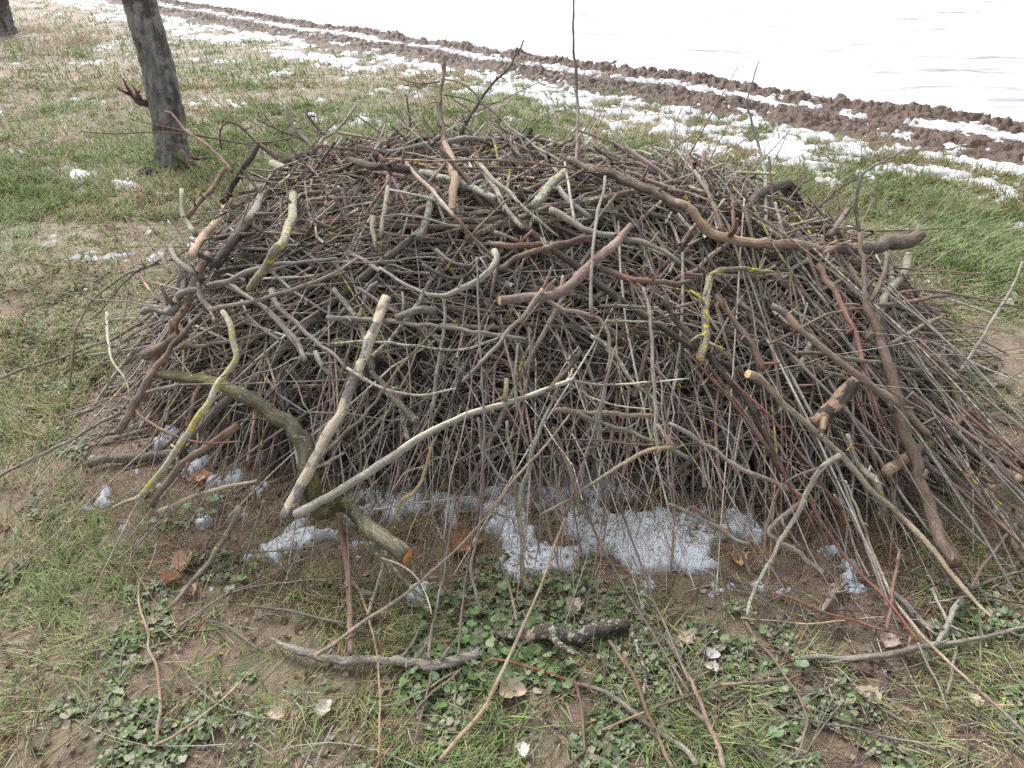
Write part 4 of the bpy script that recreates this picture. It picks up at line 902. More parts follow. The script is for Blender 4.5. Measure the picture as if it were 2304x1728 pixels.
T('I', [(1675,1420),(1780,1375),(1900,1325),(2050,1265),('J',0,1248),('J',100,1215),('J',200,1185),('J',320,1145),('J',450,1130),('J',580,1128),('J',720,1110)], 14, 28, 'redbrown', 'rust coloured stick with a bared orange middle lying on the leaves', 'stick', .03, k=8, pf=lambda s: .3 + .33 * np.exp(-((s - .72) / .1) ** 2) + .3 * (s < .25), grp='branches lying on the ground in front', lm='the rust coloured stick')
T('I', [(800,1040),(700,1130),(620,1185),(550,1260),(500,1320),(420,1430),(350,1540),(260,1665)], 18, 16, 'brown', 'long twig running down the grass from the splintered log', 'twig', .02, grp='branches lying on the ground in front')
T('I', [(790,1050),(700,1090),(600,1160),(480,1220),(400,1258),(300,1275)], 14, 12, 'grey', 'curved grey twig under the end of the splintered log', 'twig', .015, grp='branches lying on the ground in front')
T('I', [(612,1050),(590,1150),(560,1280),(520,1450),(480,1600)], 18, 16, 'brown', 'short brown twig hanging below the sheaf of wands', 'twig', .015, grp='branches lying on the ground in front')
T('I', [(95,450),(160,560),(220,720),(255,850),(278,1000),(290,1200),(288,1400),(280,1600)], 18, 14, 'tan', 'pale wand passing behind the splintered log to the bottom', 'wand', .03)
T('I', [(745,1100),(760,1180),(750,1290),(780,1370)], 16, 14, 'tan', 'little crooked tan twig on the leaves', 'twig', .01, grp='branches lying on the ground in front')
T('J', [(0,870),(60,970),(120,1080),(150,1150),(200,1270),(250,1370),(290,1480),(330,1590),(350,1665)], 16, 42, 'pink', 'forked pinkish stick at the bottom edge near the green tuft', 'stick', .03, k=8, grp='branches lying on the ground in front', kids=[('J', [(252,1388),(190,1340),(120,1270),(60,1150),(0,1020)], 26, 14)])
T('J', [(480,750),(560,880),(650,980),(720,1080),(790,1180),(850,1290),(860,1380),(830,1500),(795,1600)], 18, 20, 'brown', 'thin brown twig with a bowed lower end on the ground', 'twig', .02, grp='branches lying on the ground in front')
T('J', [(800,1190),(870,1290),(945,1400)], 14, 8, 'brown', 'little side twig beside the bowed lower end', 'twig', .015, grp='branches lying on the ground in front')
T('J', [(1020,1010),(1110,1095),(1200,1180),(1300,1260),(1400,1335),(1480,1385)], 14, 16, 'grey', 'grey twig among the faded leaves below the smooth grey pole', 'twig', .01, grp='branches lying on the ground in front')
T('J', [(1320,1060),(1450,1150),(1600,1240),(1750,1310),(1900,1370),(2050,1470),(2212,1590)], 12, 14, 'brown', 'long brown twig sloping off towards the bottom corner', 'twig', .01, grp='branches lying on the ground in front')
T('J', [(730,1335),(850,1355),(1000,1385),(1150,1410),(1300,1450),(1500,1490),(1650,1540),(1850,1600),(2000,1665)], 14, 18, 'grey', 'long grey twig lying flat along the bottom edge', 'twig', .01, grp='branches lying on the ground in front')
T('J', [(1270,1435),(1400,1400),(1550,1388),(1700,1378)], 12, 10, 'brown', 'short level twig across the long grey one', 'twig', .015, grp='branches lying on the ground in front')
T('J', [(820,975),(950,968),(1100,980),(1250,970),(1400,948),(1530,918),(1650,890),(1780,880),(1900,858),(2060,825),(2230,780)], 38, 24, 'grey', 'smooth grey pole lying level on the ground before the pile', 'pole', .015, k=10, kink=.25, wl=[34,38,40,42,44,40,36,30,28,28,26], grp='branches lying on the ground in front', lm='the smooth ground pole')
T('J', [(450,725),(560,738),(700,745),(850,765),(1000,750),(1150,735),(1350,720)], 14, 10, 'tan', 'thin tan stick across the bare mud', 'stick', .01, grp='branches lying on the ground in front')
T('J', [(640,570),(760,605),(900,665),(1020,705),(1150,742),(1300,790),(1500,845)], 16, 16, 'red', 'red stick crossing the bare mud', 'stick', .02, k=8, lm='the red mud stick', grp='branches lying on the ground in front')
T('G', [(590,1100),(720,1400),(780,1520),('J',870,-10),('J',930,100),('J',1000,200),('J',1070,305),('J',1150,400),('J',1250,505),('J',1350,600),('J',1450,730),('J',1550,870)], 22, 22, 'red', 'long straight red brown stick running down to the smooth ground pole', 'stick', .08, k=8, kink=.15, lm='the long red stick')
T('G', [(358,768),(430,850),(500,920),(580,990),(650,1060),(720,1150),(800,1250),(850,1310),(910,1385),(980,1500),(1080,1620)], 14, 24, 'red', 'vivid orange red stick slanting beside the tan sawn pole', 'stick', .07, k=8, kink=.15, lm='the orange red stick')
T('G', [(100,620),(180,710),(250,790),(330,870),(400,955),(500,1085),(570,1180),(625,1270)], 16, 28, 'redbrown', 'rusty stick below the foot of the bent lichen branch', 'stick', .06, k=8)
T('G', [(1098,1440),(1125,1500),(1150,1560),('J',1165,20),('J',1190,90),('J',1220,170)], 12, 22, 'cream', 'yellow white split stick without bark', 'stick', .09, peel=.75, cream=1, k=8, spur=1, lm='the yellow split stick')
T('J', [(1220,165),(1255,280),(1300,385),(1350,500),(1400,610),(1490,730),(1600,860),(1720,980),(1850,1100),(1980,1220),(2100,1325),(2230,1460)], 24, 22, 'tan', 'long straight wand continuing from the yellow split stick to the corner', 'wand', .06, k=8, kink=.15)
T('E', [(2060,310),(2120,420),('G',20,420),('G',90,490),('G',180,600),('G',300,725),('G',380,810),('G',450,905),('G',520,1000),('G',570,1090),('G',620,1200),('G',650,1310),('G',720,1390)], 54, 46, 'dark', 'thick charcoal grey branch passing under the bent lichen branch', 'branch', .04, k=12, rough=True, moss=.3, lm='the charcoal branch')
T('G', [(0,1085),(120,1150),(250,1225),(350,1300),(450,1370),(580,1420),(700,1485),(830,1550),('J',620,190),('J',780,300),('J',960,450)], 34, 40, 'pale', 'pale barked pole running out of the pile front to the bare mud', 'pole', .03, k=10, lm='the pale front pole', rough=True)
T('J', [(0,20),(130,70),(250,130),(340,185),(420,245),(500,270)], 30, 26, 'grey', 'grey stick lying just over the snow at the mud side', 'stick', .04, k=8)
T('J', [(150,30),(270,130),(400,230),(450,310),(490,400),(520,480)], 26, 22, 'brown', 'brown twig bent down beside the mud', 'twig', .04, k=8)
T('J', [(1030,-40),(1110,110),(1150,260),(1200,380),(1250,465)], 22, 14, 'tan', 'stick with an orange splintered point beside the long red one', 'stick', .07, pf=lambda s: .3 + .35 * (s > .6))
T('G', [(1115,1150),(1140,1230),(1165,1310),(1210,1370),(1270,1430),(1300,1500),(1322,1580),('J',1340,10),('J',1332,105)], 24, 62, 'pale', 'lichen crusted branch hanging down to a rusty sawn end', 'branch', .09, rough=True, lich=.40, moss=.46, cut=B_, ends=(1,), k=12, wl=[30,30,34,40,54,64,66,64,60], lm='the hanging rusty end')
T('J', [(945,690),(985,640),(1030,580),(1095,505)], 42, 36, 'grey', 'short lichen grey stick lying alone on the mud', 'stick', .015, moss=.4, rough=True, k=10, grp='branches lying on the ground in front')
T('J', [(1400,575),(1460,625),(1520,680),(1590,740),(1655,795)], 52, 48, 'grey', 'grey log partly under the crossing wands', 'log', .01, rough=True, k=12, grp='branches lying on the ground in front')
T('J', [(1438,305),(1425,380),(1408,460),(1395,560),(1390,650),(1375,730),(1365,810)], 18, 30, 'redbrown', 'upright reddish stick with a bright broken tip', 'stick', .08, k=8, pf=lambda s: .3 + .5 * (s < .12))
T('G', [(1075,1285),(1000,1335),(930,1400),(880,1480),(840,1560),(790,1660),('J',760,150),('J',700,250),('J',650,335),('J',600,420),('J',560,500),('J',515,600),('J',490,710)], 44, 22, 'grey', 'knotty grey branch drooping to the mud from the tan sawn pole', 'branch', .08, k=10, moss=.4, spur=7, lm='the drooping knotty branch')
T('G', [(1000,1330),(920,1365),(850,1390),(770,1425),(700,1485),(660,1560),(630,1650),('J',600,210),('J',580,440)], 14, 22, 'purple', 'thin purplish branch bowed over beside the knotty one', 'branch', .10, k=8)
T('G', [(1340,250),(1420,280),(1500,330),(1600,390),(1700,452),(1790,520),(1880,590),(1980,640),(2080,695)], 22, 12, 'grey', 'grey whip leaning out over the meadow', 'whip', Y=(2.5, 2.3), spur=5)
T('G', [(1360,270),(1390,370),(1430,460),(1480,550),(1540,640),(1640,735)], 22, 18, 'grey', 'grey twig dropping from the fork of the thick branch', 'twig', Y=(2.5, 2.2))
T('G', [(1370,285),(1480,265),(1600,258),(1750,275),(1900,300),(2050,335),(2230,375)], 20, 14, 'brown', 'long brown whip stretched level out of the frame', 'whip', Y=(2.5, 2.5))
T('G', [(2205,80),(2160,200),(2100,310),(2040,410),(1980,500),(1920,600),(1870,690),(1820,765)], 16, 28, 'pale', 'pale stick standing free at the outer field side edge', 'stick', Y=(2.5, 2.15), k=8, lm='the free pale stick')
T('G', [(1040,350),(1150,345),(1230,370),(1320,350),(1500,330),(1620,308),(1745,288)], 24, 30, 'pink', 'level pinkish stick behind the fork of the thick branch', 'stick', Y=(2.7, 2.6))
T('G', [(630,590),(700,560),(800,510),(900,450),(1000,405),(1100,385),(1210,372)], 18, 22, 'redbrown', 'red brown stick rising towards the fork of the thick branch', 'stick', .12)
T('G', [(1365,595),(1500,520),(1600,470),(1700,425)], 24, 28, 'pink', 'pinkish rod poking out sideways over the meadow', 'rod', Y=(2.35, 2.4), k=8)
T('G', [(800,650),(900,652),(1000,662),(1100,678),(1200,692),(1330,715),(1450,742),(1580,765),(1700,785),(1840,822)], 30, 34, 'olive', 'olive grey pole lying level under the pinkish pole', 'pole', .06, k=10, cut=O_, lm='the olive pole')
T('G', [(1700,640),(1710,720),(1760,800),(1790,900),(1812,980),(1810,1060),(1770,1120),(1700,1170),(1600,1225),(1500,1270),(1420,1320),(1350,1390)], 42, 74, 'brown', 'crooked thick branch bent like a knee, tan where the bark is gone', 'branch', .04, rough=True, k=14, wl=[40,42,46,56,62,64,64,62,66,74,80,84], pf=lambda s: .36 + .28 * np.exp(-((s - .5) / .12) ** 2) + .2 * (s > .85), lm='the knee shaped branch')
T('G', [(1690,1210),(1800,1240),(1900,1275),(2050,1310),(2230,1360)], 58, 52, 'dark', 'thick dark branch with torn orange edges leading out of the frame', 'branch', .02, rough=True, k=12, peel=.42)
T('G', [(2230,1410),(2150,1440),(2050,1475),(1970,1510),(1900,1535)], 58, 44, 'tan', 'thick tan broken stick with loose bark at the frame edge', 'stick', .05, rough=True, k=12, peel=.38)
T('G', [(1602,560),(1615,640),(1640,705)], 30, 30, 'redbrown', 'short upright rusty peg at the field side', 'peg', .06, k=8)
T('G', [(1640,650),(1680,690),(1700,760),(1770,800),(1850,830)], 40, 22, 'grey', 'grey branch stump with a ragged blue grey head', 'branch', .06, rough=True)
T('G', [(1690,950),(1800,985),(1880,1020),(1980,1110),(2080,1210),(2220,1340)], 20, 28, 'redbrown', 'red brown wand sloping over the knee shaped branch', 'wand', .06)
T('G', [(1830,840),(1860,950),(1900,1080),(1930,1180),(1950,1320),(1990,1450),(2040,1650)], 30, 24, 'grey', 'grey stick standing on the grass beyond the knee shaped branch', 'stick', .04)
T('G', [(1590,1290),(1640,1380),(1690,1460),(1765,1545)], 30, 22, 'pale', 'pale knotty stick tip on the grass beyond the thick forked branch', 'stick', .04)
T('G', [(1380,1390),(1420,1480),(1480,1590),('J',1530,60),('J',1600,150)], 40, 36, 'redbrown', 'dark red brown pole beneath the thick forked branch', 'pole', .01)
T('G', [(2210,1150),(2100,1230),(2000,1310),(1930,1400),(1890,1520),(1850,1659)], 12, 12, 'tan', 'fine tan twig crossing at the outer edge', 'twig', .05)
T('J', [(2230,40),(2140,170),(2050,285),(1960,410),(1880,540)], 18, 24, 'purple', 'straight purplish rod slanting up out of the frame', 'rod', .06, k=8)
T('J', [(1885,550),(1960,515),(2060,475),(2150,445),(2230,435)], 18, 14, 'grey', 'grey rod branching off at the foot of the purplish one', 'rod', .03)
T('J', [(2020,0),(2070,90),(2120,220),(2170,310),(2230,400)], 40, 40, 'brown', 'brown pole leading out of the frame beside the purplish rod', 'pole', .03, k=10)
T('J', [(1830,615),(1780,690),(1730,770),(1675,885)], 42, 34, 'grey', 'stubby grey stick leaning on the smooth ground pole', 'stick', .03, k=10)
T('J', [(1620,635),(1700,620),(1780,605),(1860,590)], 16, 20, 'tan', 'short bared tan stick on the grass', 'stick', .02, peel=.55)
T('J', [(1660,330),(1700,430),(1740,500),(1765,580)], 12, 12, 'redbrown', 'thin reddish twig stuck in the grass near the thick forked branch', 'twig', .05)
T('J', [(1310,380),(1500,440),(1700,520),(1900,575),(2212,640)], 16, 12, 'dark', 'dark twig running level towards the frame edge', 'twig', .03)
T('J', [(1640,540),(1690,650),(1740,760),(1790,900),(1760,1050),(1735,1200)], 22, 20, 'grey', 'mottled stick crossing under the smooth ground pole', 'stick', .015)
T('J', [(1550,880),(1600,990),(1660,1100),(1710,1220),(1740,1300)], 20, 14, 'grey', 'thin grey wand ending below the smooth ground pole', 'wand', .03)
# --- centre and front of the heap
T('E', [(1370,1110),(1400,1190),(1440,1290),(1470,1370),(1490,1450),(1520,1550),(1550,1650)], 28, 42, 'pink', 'pinkish stick whose foot stands in the snow', 'stick', .05, k=8)
T('E', [(2110,1240),(2010,1240),(1920,1265),(1810,1330),(1700,1400),(1600,1470),(1500,1545),(1400,1590),(1290,1650)], 32, 16, 'tan', 'tan stick with a bent knee slanting over the snow', 'stick', .09, k=8, lm='the bent tan stick')
T('E', [(2010,1090),(2060,1160),(2125,1235)], 30, 34, 'tan', 'short tan piece joining the bent tan stick', 'stick', .08, k=8)
T('E', [(1470,1030),(1410,1110),(1350,1190),(1280,1270),(1200,1350),(1130,1430),(1050,1540),(930,1670)], 16, 24, 'pink', 'pinkish wand slanting down over the snow from the heap', 'wand', .09, k=8)
T('E', [(1760,600),(1720,720),(1680,900),(1650,1020),(1620,1130),(1580,1260),(1530,1400),(1490,1530),(1440,1665)], 14, 18, 'purple', 'long purple wand dropping steeply to the snow', 'wand', .10)
T('E', [(1600,540),(1660,570),(1720,620),(1780,700),(1830,780),(1880,850),(1940,900),(2010,955)], 34, 30, 'grey', 'grey branch with a white lichen fleck right of the stripped pole tip', 'branch', .05, moss=.42, k=10)
T('E', [(1660,352),(1760,358),(1850,362),(1940,368),(2020,372)], 26, 26, 'grey', 'level grey stick beside the thick sawn branch', 'stick', .07, k=8)
T('E', [(1700,450),(1850,455),(2030,457)], 22, 16, 'pale', 'level pale stick just under the level grey one', 'stick', .06, cut=P_, ends=(1,))
T('E', [(1640,110),(1720,135),(1800,170),(1900,190),(2000,205),(2110,215),(2212,200)], 48, 34, 'redbrown', 'reddish branch passing behind the thick sawn one', 'branch', .05, k=10)
T('E', [(1640,1230),(1660,1000),(1690,850),(1740,640)], 34, 18, 'grey', 'steep grey stick crossing the stripped pole fork', 'stick', .06, k=8)
T('E', [(1150,590),(1140,700),(1130,800),(1135,900),(1145,1010)], 16, 20, 'grey', 'upright bluish grey twig above the stripped pole', 'twig', .08)
T('E', [(1255,545),(1220,620),(1180,700),(1160,770),(1145,830)], 18, 26, 'moss', 'green mossy twig above the stripped pole', 'twig', .06, moss=.4, lich=.36)
T('E', [(690,320),(695,420),(680,550),(660,660),(640,760),(630,880),(620,1000)], 26, 24, 'grey', 'steep mottled stick near the broken twigs of the centre', 'stick', .05)
T('E', [(150,240),(230,290),(300,340),(400,400)], 26, 22, 'purple', 'short purple stick near the sagging lichen twig', 'stick', .06)
T('E', [(0,250),(60,330),(120,400),(190,520),(230,660),(260,760),(330,890),(400,960),(520,1080)], 40, 54, 'grey', 'long crooked grey branch behind the sagging lichen twig', 'branch', .02, rough=True, moss=.4, k=12)
T('E', [(390,430),(450,400),(540,375),(640,375)], 60, 56, 'grey', 'blunt grey branch end above the level grey branch', 'branch', .06, rough=True, k=12)
T('E', [(640,0),(720,80),(860,100),(880,70),('B',950,1600)], 22, 20, 'grey', 'hooked grey twig behind the yellow lichen curve', 'twig', .05)
T('E', [(560,100),(640,150),(720,185),(800,190),(860,150),(885,100)], 30, 26, 'dark', 'dark curved branch just behind the yellow lichen curve', 'branch', .05, k=10, cut=P_)
T('E', [(280,210),(215,250),(190,350),(150,450)], 30, 34, 'grey', 'upright grey stick at the start of the level grey branch', 'stick', .03)
T('E', [(0,80),(200,85),(400,70),(560,50),(760,70)], 16, 14, 'grey', 'long grey wand lying across the upper middle', 'wand', .05)
T('E', [(380,280),(520,320),(700,350),(850,370),(1000,400)], 12, 12, 'purple', 'purple wand lying under the yellow lichen curve', 'wand', .04)
T('E', [(1370,1010),(1500,1015),(1700,1020),(1850,1030),(2000,1040)], 40, 34, 'tan', 'tan pole with two pale cut ends lying level below the fork', 'pole', .02, cut=P_, ends=(0,1), k=10)
T('E', [(1520,1015),(1620,1060),(1750,1110),(1900,1160),(2060,1230),(2212,1300)], 30, 34, 'grey', 'grey pole with a pale cut end sloping from the tan one', 'pole', .05, cut=P_, k=10)
T('E', [(1320,1190),(1500,1185),(1700,1195),(1830,1215),(2000,1220)], 10, 14, 'redbrown', 'red brown wand lying level above the snow', 'wand', .08)
T('E', [(900,1220),(960,1310),(1020,1400),(1110,1475)], 20, 26, 'grey', 'grey stick sloping down to the knobbly snow branch', 'stick', .06)
T('E', [(1050,1090),(950,1180),(860,1260),(760,1340),(680,1420)], 16, 12, 'redbrown', 'reddish wand slanting under the stripped pole', 'wand', .05)
T('E', [(250,1620),(450,1590),(700,1560),(870,1540)], 12, 10, 'pale', 'pale dry stem lying across the edge of the snow', 'stem', .05)
T('I', [(300,350),(430,400),(540,500),(600,640),(610,700)], 12, 8, 'cream', 'bent straw coloured stem in front of the orange face', 'stem', .09)
T('I', [(0,480),(200,482),(400,480),(600,472)], 10, 9, 'purple', 'thin level purple twig in front of the planted brown stick', 'twig', .05)
T('H', [(1480,540),(1560,520),(1700,450),(1850,380),(2050,290),(2212,200)], 14, 12, 'purple', 'long thin twig rising from the round leaves to the mossy log', 'twig', .03)
T('H', [(1100,790),(1250,680),(1400,580),(1520,540),(1700,515),(1900,490),(2150,482)], 14, 10, 'grey', 'thin twig lying along the ground towards the planted stick', 'twig', .012, grp='branches lying on the ground in front')
T('H', [(1640,0),(1590,160),(1560,260),(1520,380),(1500,500)], 20, 14, 'brown', 'brown twig dropping to the round leaf', 'twig', .03)
T('H', [(1440,330),(1600,320),(1800,300),(1950,280),(2200,240)], 12, 10, 'brown', 'level brown twig over the green leaves', 'twig', .03)
T('I', [(330,300),(290,470),(250,590),(215,700)], 28, 26, 'grey', 'leaning grey stick in front of the planted brown one', 'stick', .03)
T('I', [(1180,1380),(1300,1300),(1450,1200),(1620,1120)], 8, 7, 'tan', 'hair thin tan stem on the leaves below the cracked dark log', 'stem', .01, grp='branches lying on the ground in front')
def raster_widths(d, m, uv):
    if d['wl'] is not None and len(d['wl']) == len(d['pts']):
        P = np.array([src(p[0], p[1:]) if isinstance(p[0], str) else src(d['fr'], p) for p in d['pts']])
        L = np.concatenate([[0], np.cumsum(np.linalg.norm(np.diff(P, axis=0), axis=1))]); L /= L[-1]
        w = np.interp(np.linspace(0, 1, m), L, d['wl'])
    else: w = np.linspace(d['w0'], d['w1'], m)
    return w
def scale_of(fr): return 1.0416 if fr == 'F' else 1 / 2.765
def as_src(fr, pts):
    return np.array([src(p[0], p[1:]) if isinstance(p[0], str) else src(fr, p) for p in pts])
def lay(fr, pts, d, w0, w1, parent_end=None):
    P = as_src(fr, pts)
    L = np.linalg.norm(np.diff(P, axis=0), axis=1).sum()
    m = int(np.clip(L / 13, 5, 70))
    uv = catmull(P, m)
    Ya, Yb = d['Y'] if d['Y'] else (None, None)
    if parent_end is not None:                       # a fork keeps to the distance of the wood it grows from
        q, _ = lift_line(uv, d['off'], None, None, 1)
        t = (q - EYE) @ np.array([0, math.cos(TH), -math.sin(TH)])
        D = rays(uv[:, 0], uv[:, 1])
        s = np.linspace(0, 1, m)
        if d['Y']: t = np.full(m, parent_end) * (1 + .05 * s)
        else: t = t + (parent_end - t[0]) * (1 - s) ** 1.0
        return EYE + t[:, None] * D, t, m
    q, t = lift_line(uv, d['off'], Ya, Yb, d['deg'])
    return q, t, m
def rad_from(w_src, t): return np.maximum(w_src * .46 * t / FPX, .0009)
AXIS = np.array([0, math.cos(TH), -math.sin(TH)])
n_t = 0
for d in TR:
    rr = np.random.default_rng(1000 + n_t); n_t += 1
    q, t, m = lay(d['fr'], d['pts'], d, d['w0'], d['w1'])
    w = raster_widths(d, m, None) * scale_of(d['fr'])
    rad = rad_from(w, t)
    if d['lm'] == 'the mossy log':                    # its sawn end lifts off the ground
        f_ = sstep(.78, 1.0, np.linspace(0, 1, m)); q = q + (EYE - q) / t[:, None] * (f_ * .26)[:, None]; t = t - f_ * .26
    if d['Y'] is None:                                # rest on the surface, not half in it
        q = EYE + (q - EYE) * (1 - rad / t)[:, None]
    low = ground_z(q[:, 0], q[:, 1]) + rad * .75
    q[:, 2] = np.maximum(q[:, 2], low)
    tint = np.array(PAL[d['tint']]) * rr.uniform(.95, 1.25) * (1 + rr.normal(0, .03, 3))
    hi = (w.max() > 12)
    o = build_branch(d['kind'], q, rad, tint, d['aux'], k=max(d['k'], 10 if hi else 7), spur=d['spur'], rough=d['rough'], rr=rr, cut=d['cut'], cutends=d['ends'], kink=d['kink'], rn=d['rn'], peel_fn=d['pf'], peel_top=.28 if d['lm'] == 'the cream stripped pole' else 0, drift=(lambda s: sstep(.40, .55, s)) if d['lm'] == 'the snapped red stick' else None)
    tag(o, d['label'], d['kind'] if d['kind'] not in ('peg', 'stem', 'whip', 'wand', 'shoot', 'splinter', 'stub') else {'peg': 'stick', 'stem': 'stem', 'whip': 'twig', 'wand': 'twig', 'shoot': 'twig', 'splinter': 'stick', 'stub': 'stick'}[d['kind']], d['grp'])
    for (fr, kp, k0, k1) in d['kids']:
        P0 = as_src(fr, kp)[0]
        u_, v_ = project(q); j = int(np.argmin((u_ - P0[0]) ** 2 + (v_ - P0[1]) ** 2))
        pe = float((q[j] - EYE) @ AXIS)
        dd = dict(d); kq, kt, km = lay(fr, kp, dd, k0, k1, parent_end=pe)
        kr = rad_from(np.linspace(k0, k1, km) * scale_of(fr), kt)
        kq[:, 2] = np.maximum(kq[:, 2], ground_z(kq[:, 0], kq[:, 1]) + kr * .75)
        build_branch('side_branch', kq, kr, tint, d['aux'][:2] + ((d['aux'][2]) if not d['pf'] else .52,) + d['aux'][3:], k=9, spur=3, rough=d['rough'], parent=o, rr=rr, kink=.4)
    if d['lm']:
        u_, v_ = project(q[len(q) // 2]); LAND.append((d['lm'], float(u_), float(v_)))

# ------------------------------------------------------------------ more branches of the heap, one object each
used_labels = set(d['label'] for d in TR)
def pile_normal(x, y, fn):
    e = .03
    gxx = (fn(x + e, y) - fn(x - e, y)) / (2 * e); gyy = (fn(x, y + e) - fn(x, y - e)) / (2 * e)
    n = np.stack([-gxx, -gyy, np.ones_like(gxx)], -1); return n / np.linalg.norm(n, axis=-1)[..., None]
def near_mark(u, v):
    return sorted(LAND, key=lambda a: (a[1] - u) ** 2 + (a[2] - v) ** 2)
def describe(q, tintname, wpx, extra, kind):
    u, v = project(q); mu, mv = float(u[len(u) // 2]), float(v[len(v) // 2])
    du, dv = u[-1] - u[0], v[-1] - v[0]
    if du < 0: du, dv = -du, -dv
    a = math.degrees(math.atan2(dv, du))
    pose = 'level' if abs(a) < 18 else 'steep' if abs(a) > 62 else ('slanting down fieldwards' if a > 0 else 'slanting up fieldwards')
    size = 'fine' if wpx < 9 else 'slim' if wpx < 13 else 'stout'
    cn = {'grey': 'grey', 'pale': 'pale grey', 'brown': 'brown', 'purple': 'purplish', 'redbrown': 'red brown', 'olive': 'olive', 'dark': 'dark', 'pink': 'pinkish', 'tan': 'tan', 'red': 'red'}[tintname]
    for mk in near_mark(mu, mv)[:5]:
        ddx, ddy = mu - mk[1], mv - mk[2]
        if abs(ddy) > abs(ddx): rel = 'just above' if ddy < 0 else 'just below'
        else: rel = 'on the tree side of' if ddx < 0 else 'on the field side of'
        for ex in ([extra] if extra else []) + ['']:
            lb = f"{size} {cn} {kind} {ex + ' ' if ex else ''}lying {pose} {rel} {mk[0]}".replace('lying steep', 'standing steep').replace('lying slanting', 'slanting')
            if lb not in used_labels and len(lb.split()) <= 16:
                used_labels.add(lb); return lb
    return None
made = 0; tries = 0
names_ = ['grey', 'grey', 'brown', 'purple', 'pale', 'redbrown', 'olive', 'dark', 'brown', 'pink', 'grey', 'purple']
rr = np.random.default_rng(77)
while made < 150 and tries < 1200:
    tries += 1
    x = rr.uniform(-1.75, 1.85); y = rr.uniform(1.55, 3.8)
    h = float(fill(np.array([x]), np.array([y]))[0])
    if h < .12: continue
    vv = float(project(np.array([x, y, h]))[1])
    nrm = pile_normal(np.array([x]), np.array([y]), fill)[0]
    if nrm[1] > .5 and rr.random() < .7: continue
    outd = np.array([x - .12, (y - 2.75) * 1.2]); outd /= np.linalg.norm(outd) + 1e-6
    a = math.atan2(outd[1], outd[0]) + (rr.normal(0, .5) if rr.random() < .45 else rr.uniform(-math.pi, math.pi))
    if rr.random() < .3: a = rr.normal(0, .35)
    dirv = np.array([math.cos(a), math.sin(a), 0])
    L = rr.uniform(.45, 1.35); m = 22
    s = np.linspace(-.5, .5, m) * L
    xs_ = x + dirv[0] * s; ys_ = y + dirv[1] * s
    hh = fill(xs_, ys_)
    c = np.polyfit(s, hh, 2, w=np.where(hh > .05, 1, .3)); zz = np.polyval(c, s)
    gap = hh - zz
    zz = zz + max(0, float(np.percentile(gap, 70))) + rr.uniform(-.10, .03)
    sd = np.array([-dirv[1], dirv[0]]); bow = rr.normal(0, .06) * (1 - (2 * s / L) ** 2) * L
    q = np.stack([xs_ + sd[0] * bow, ys_ + sd[1] * bow, zz], -1)
    if q[:, 2].max() - surf(q[np.argmax(q[:, 2]), 0:1], q[np.argmax(q[:, 2]), 1:2])[0] > .16: continue
    w = rr.uniform(7, 17) if rr.random() < .8 else rr.uniform(17, 26)
    t = (q - EYE) @ AXIS; r0 = w * .43 * 2.9 / FPX
    rad = np.linspace(r0, r0 * rr.uniform(.3, .8), m)
    q[:, 2] = np.maximum(q[:, 2], ground_z(q[:, 0], q[:, 1]) + rad)
    tn = names_[rr.integers(0, len(names_))]
    cut = P_ if rr.random() < .3 else None
    lich = rr.uniform(.36, .46) if rr.random() < .22 else .25
    moss = rr.uniform(.42, .52) if rr.random() < .22 else .25
    extra = 'with a cut end' if cut else 'with yellow lichen' if lich > .4 else 'with grey lichen' if moss > .44 else ''
    kind = 'stick' if w < 14 else 'branch'
    lb = describe(q, tn, w, extra, kind)
    if lb is None: continue
    tint = np.array(PAL[tn]) * rr.uniform(.8, 1.4)
    o = build_branch(kind, q, rad, tint, (lich, moss, .3, 0), k=8, spur=6, rough=(w > 17), rr=rr, cut=cut, kink=.6)
    tag(o, lb, kind, GROUP); made += 1

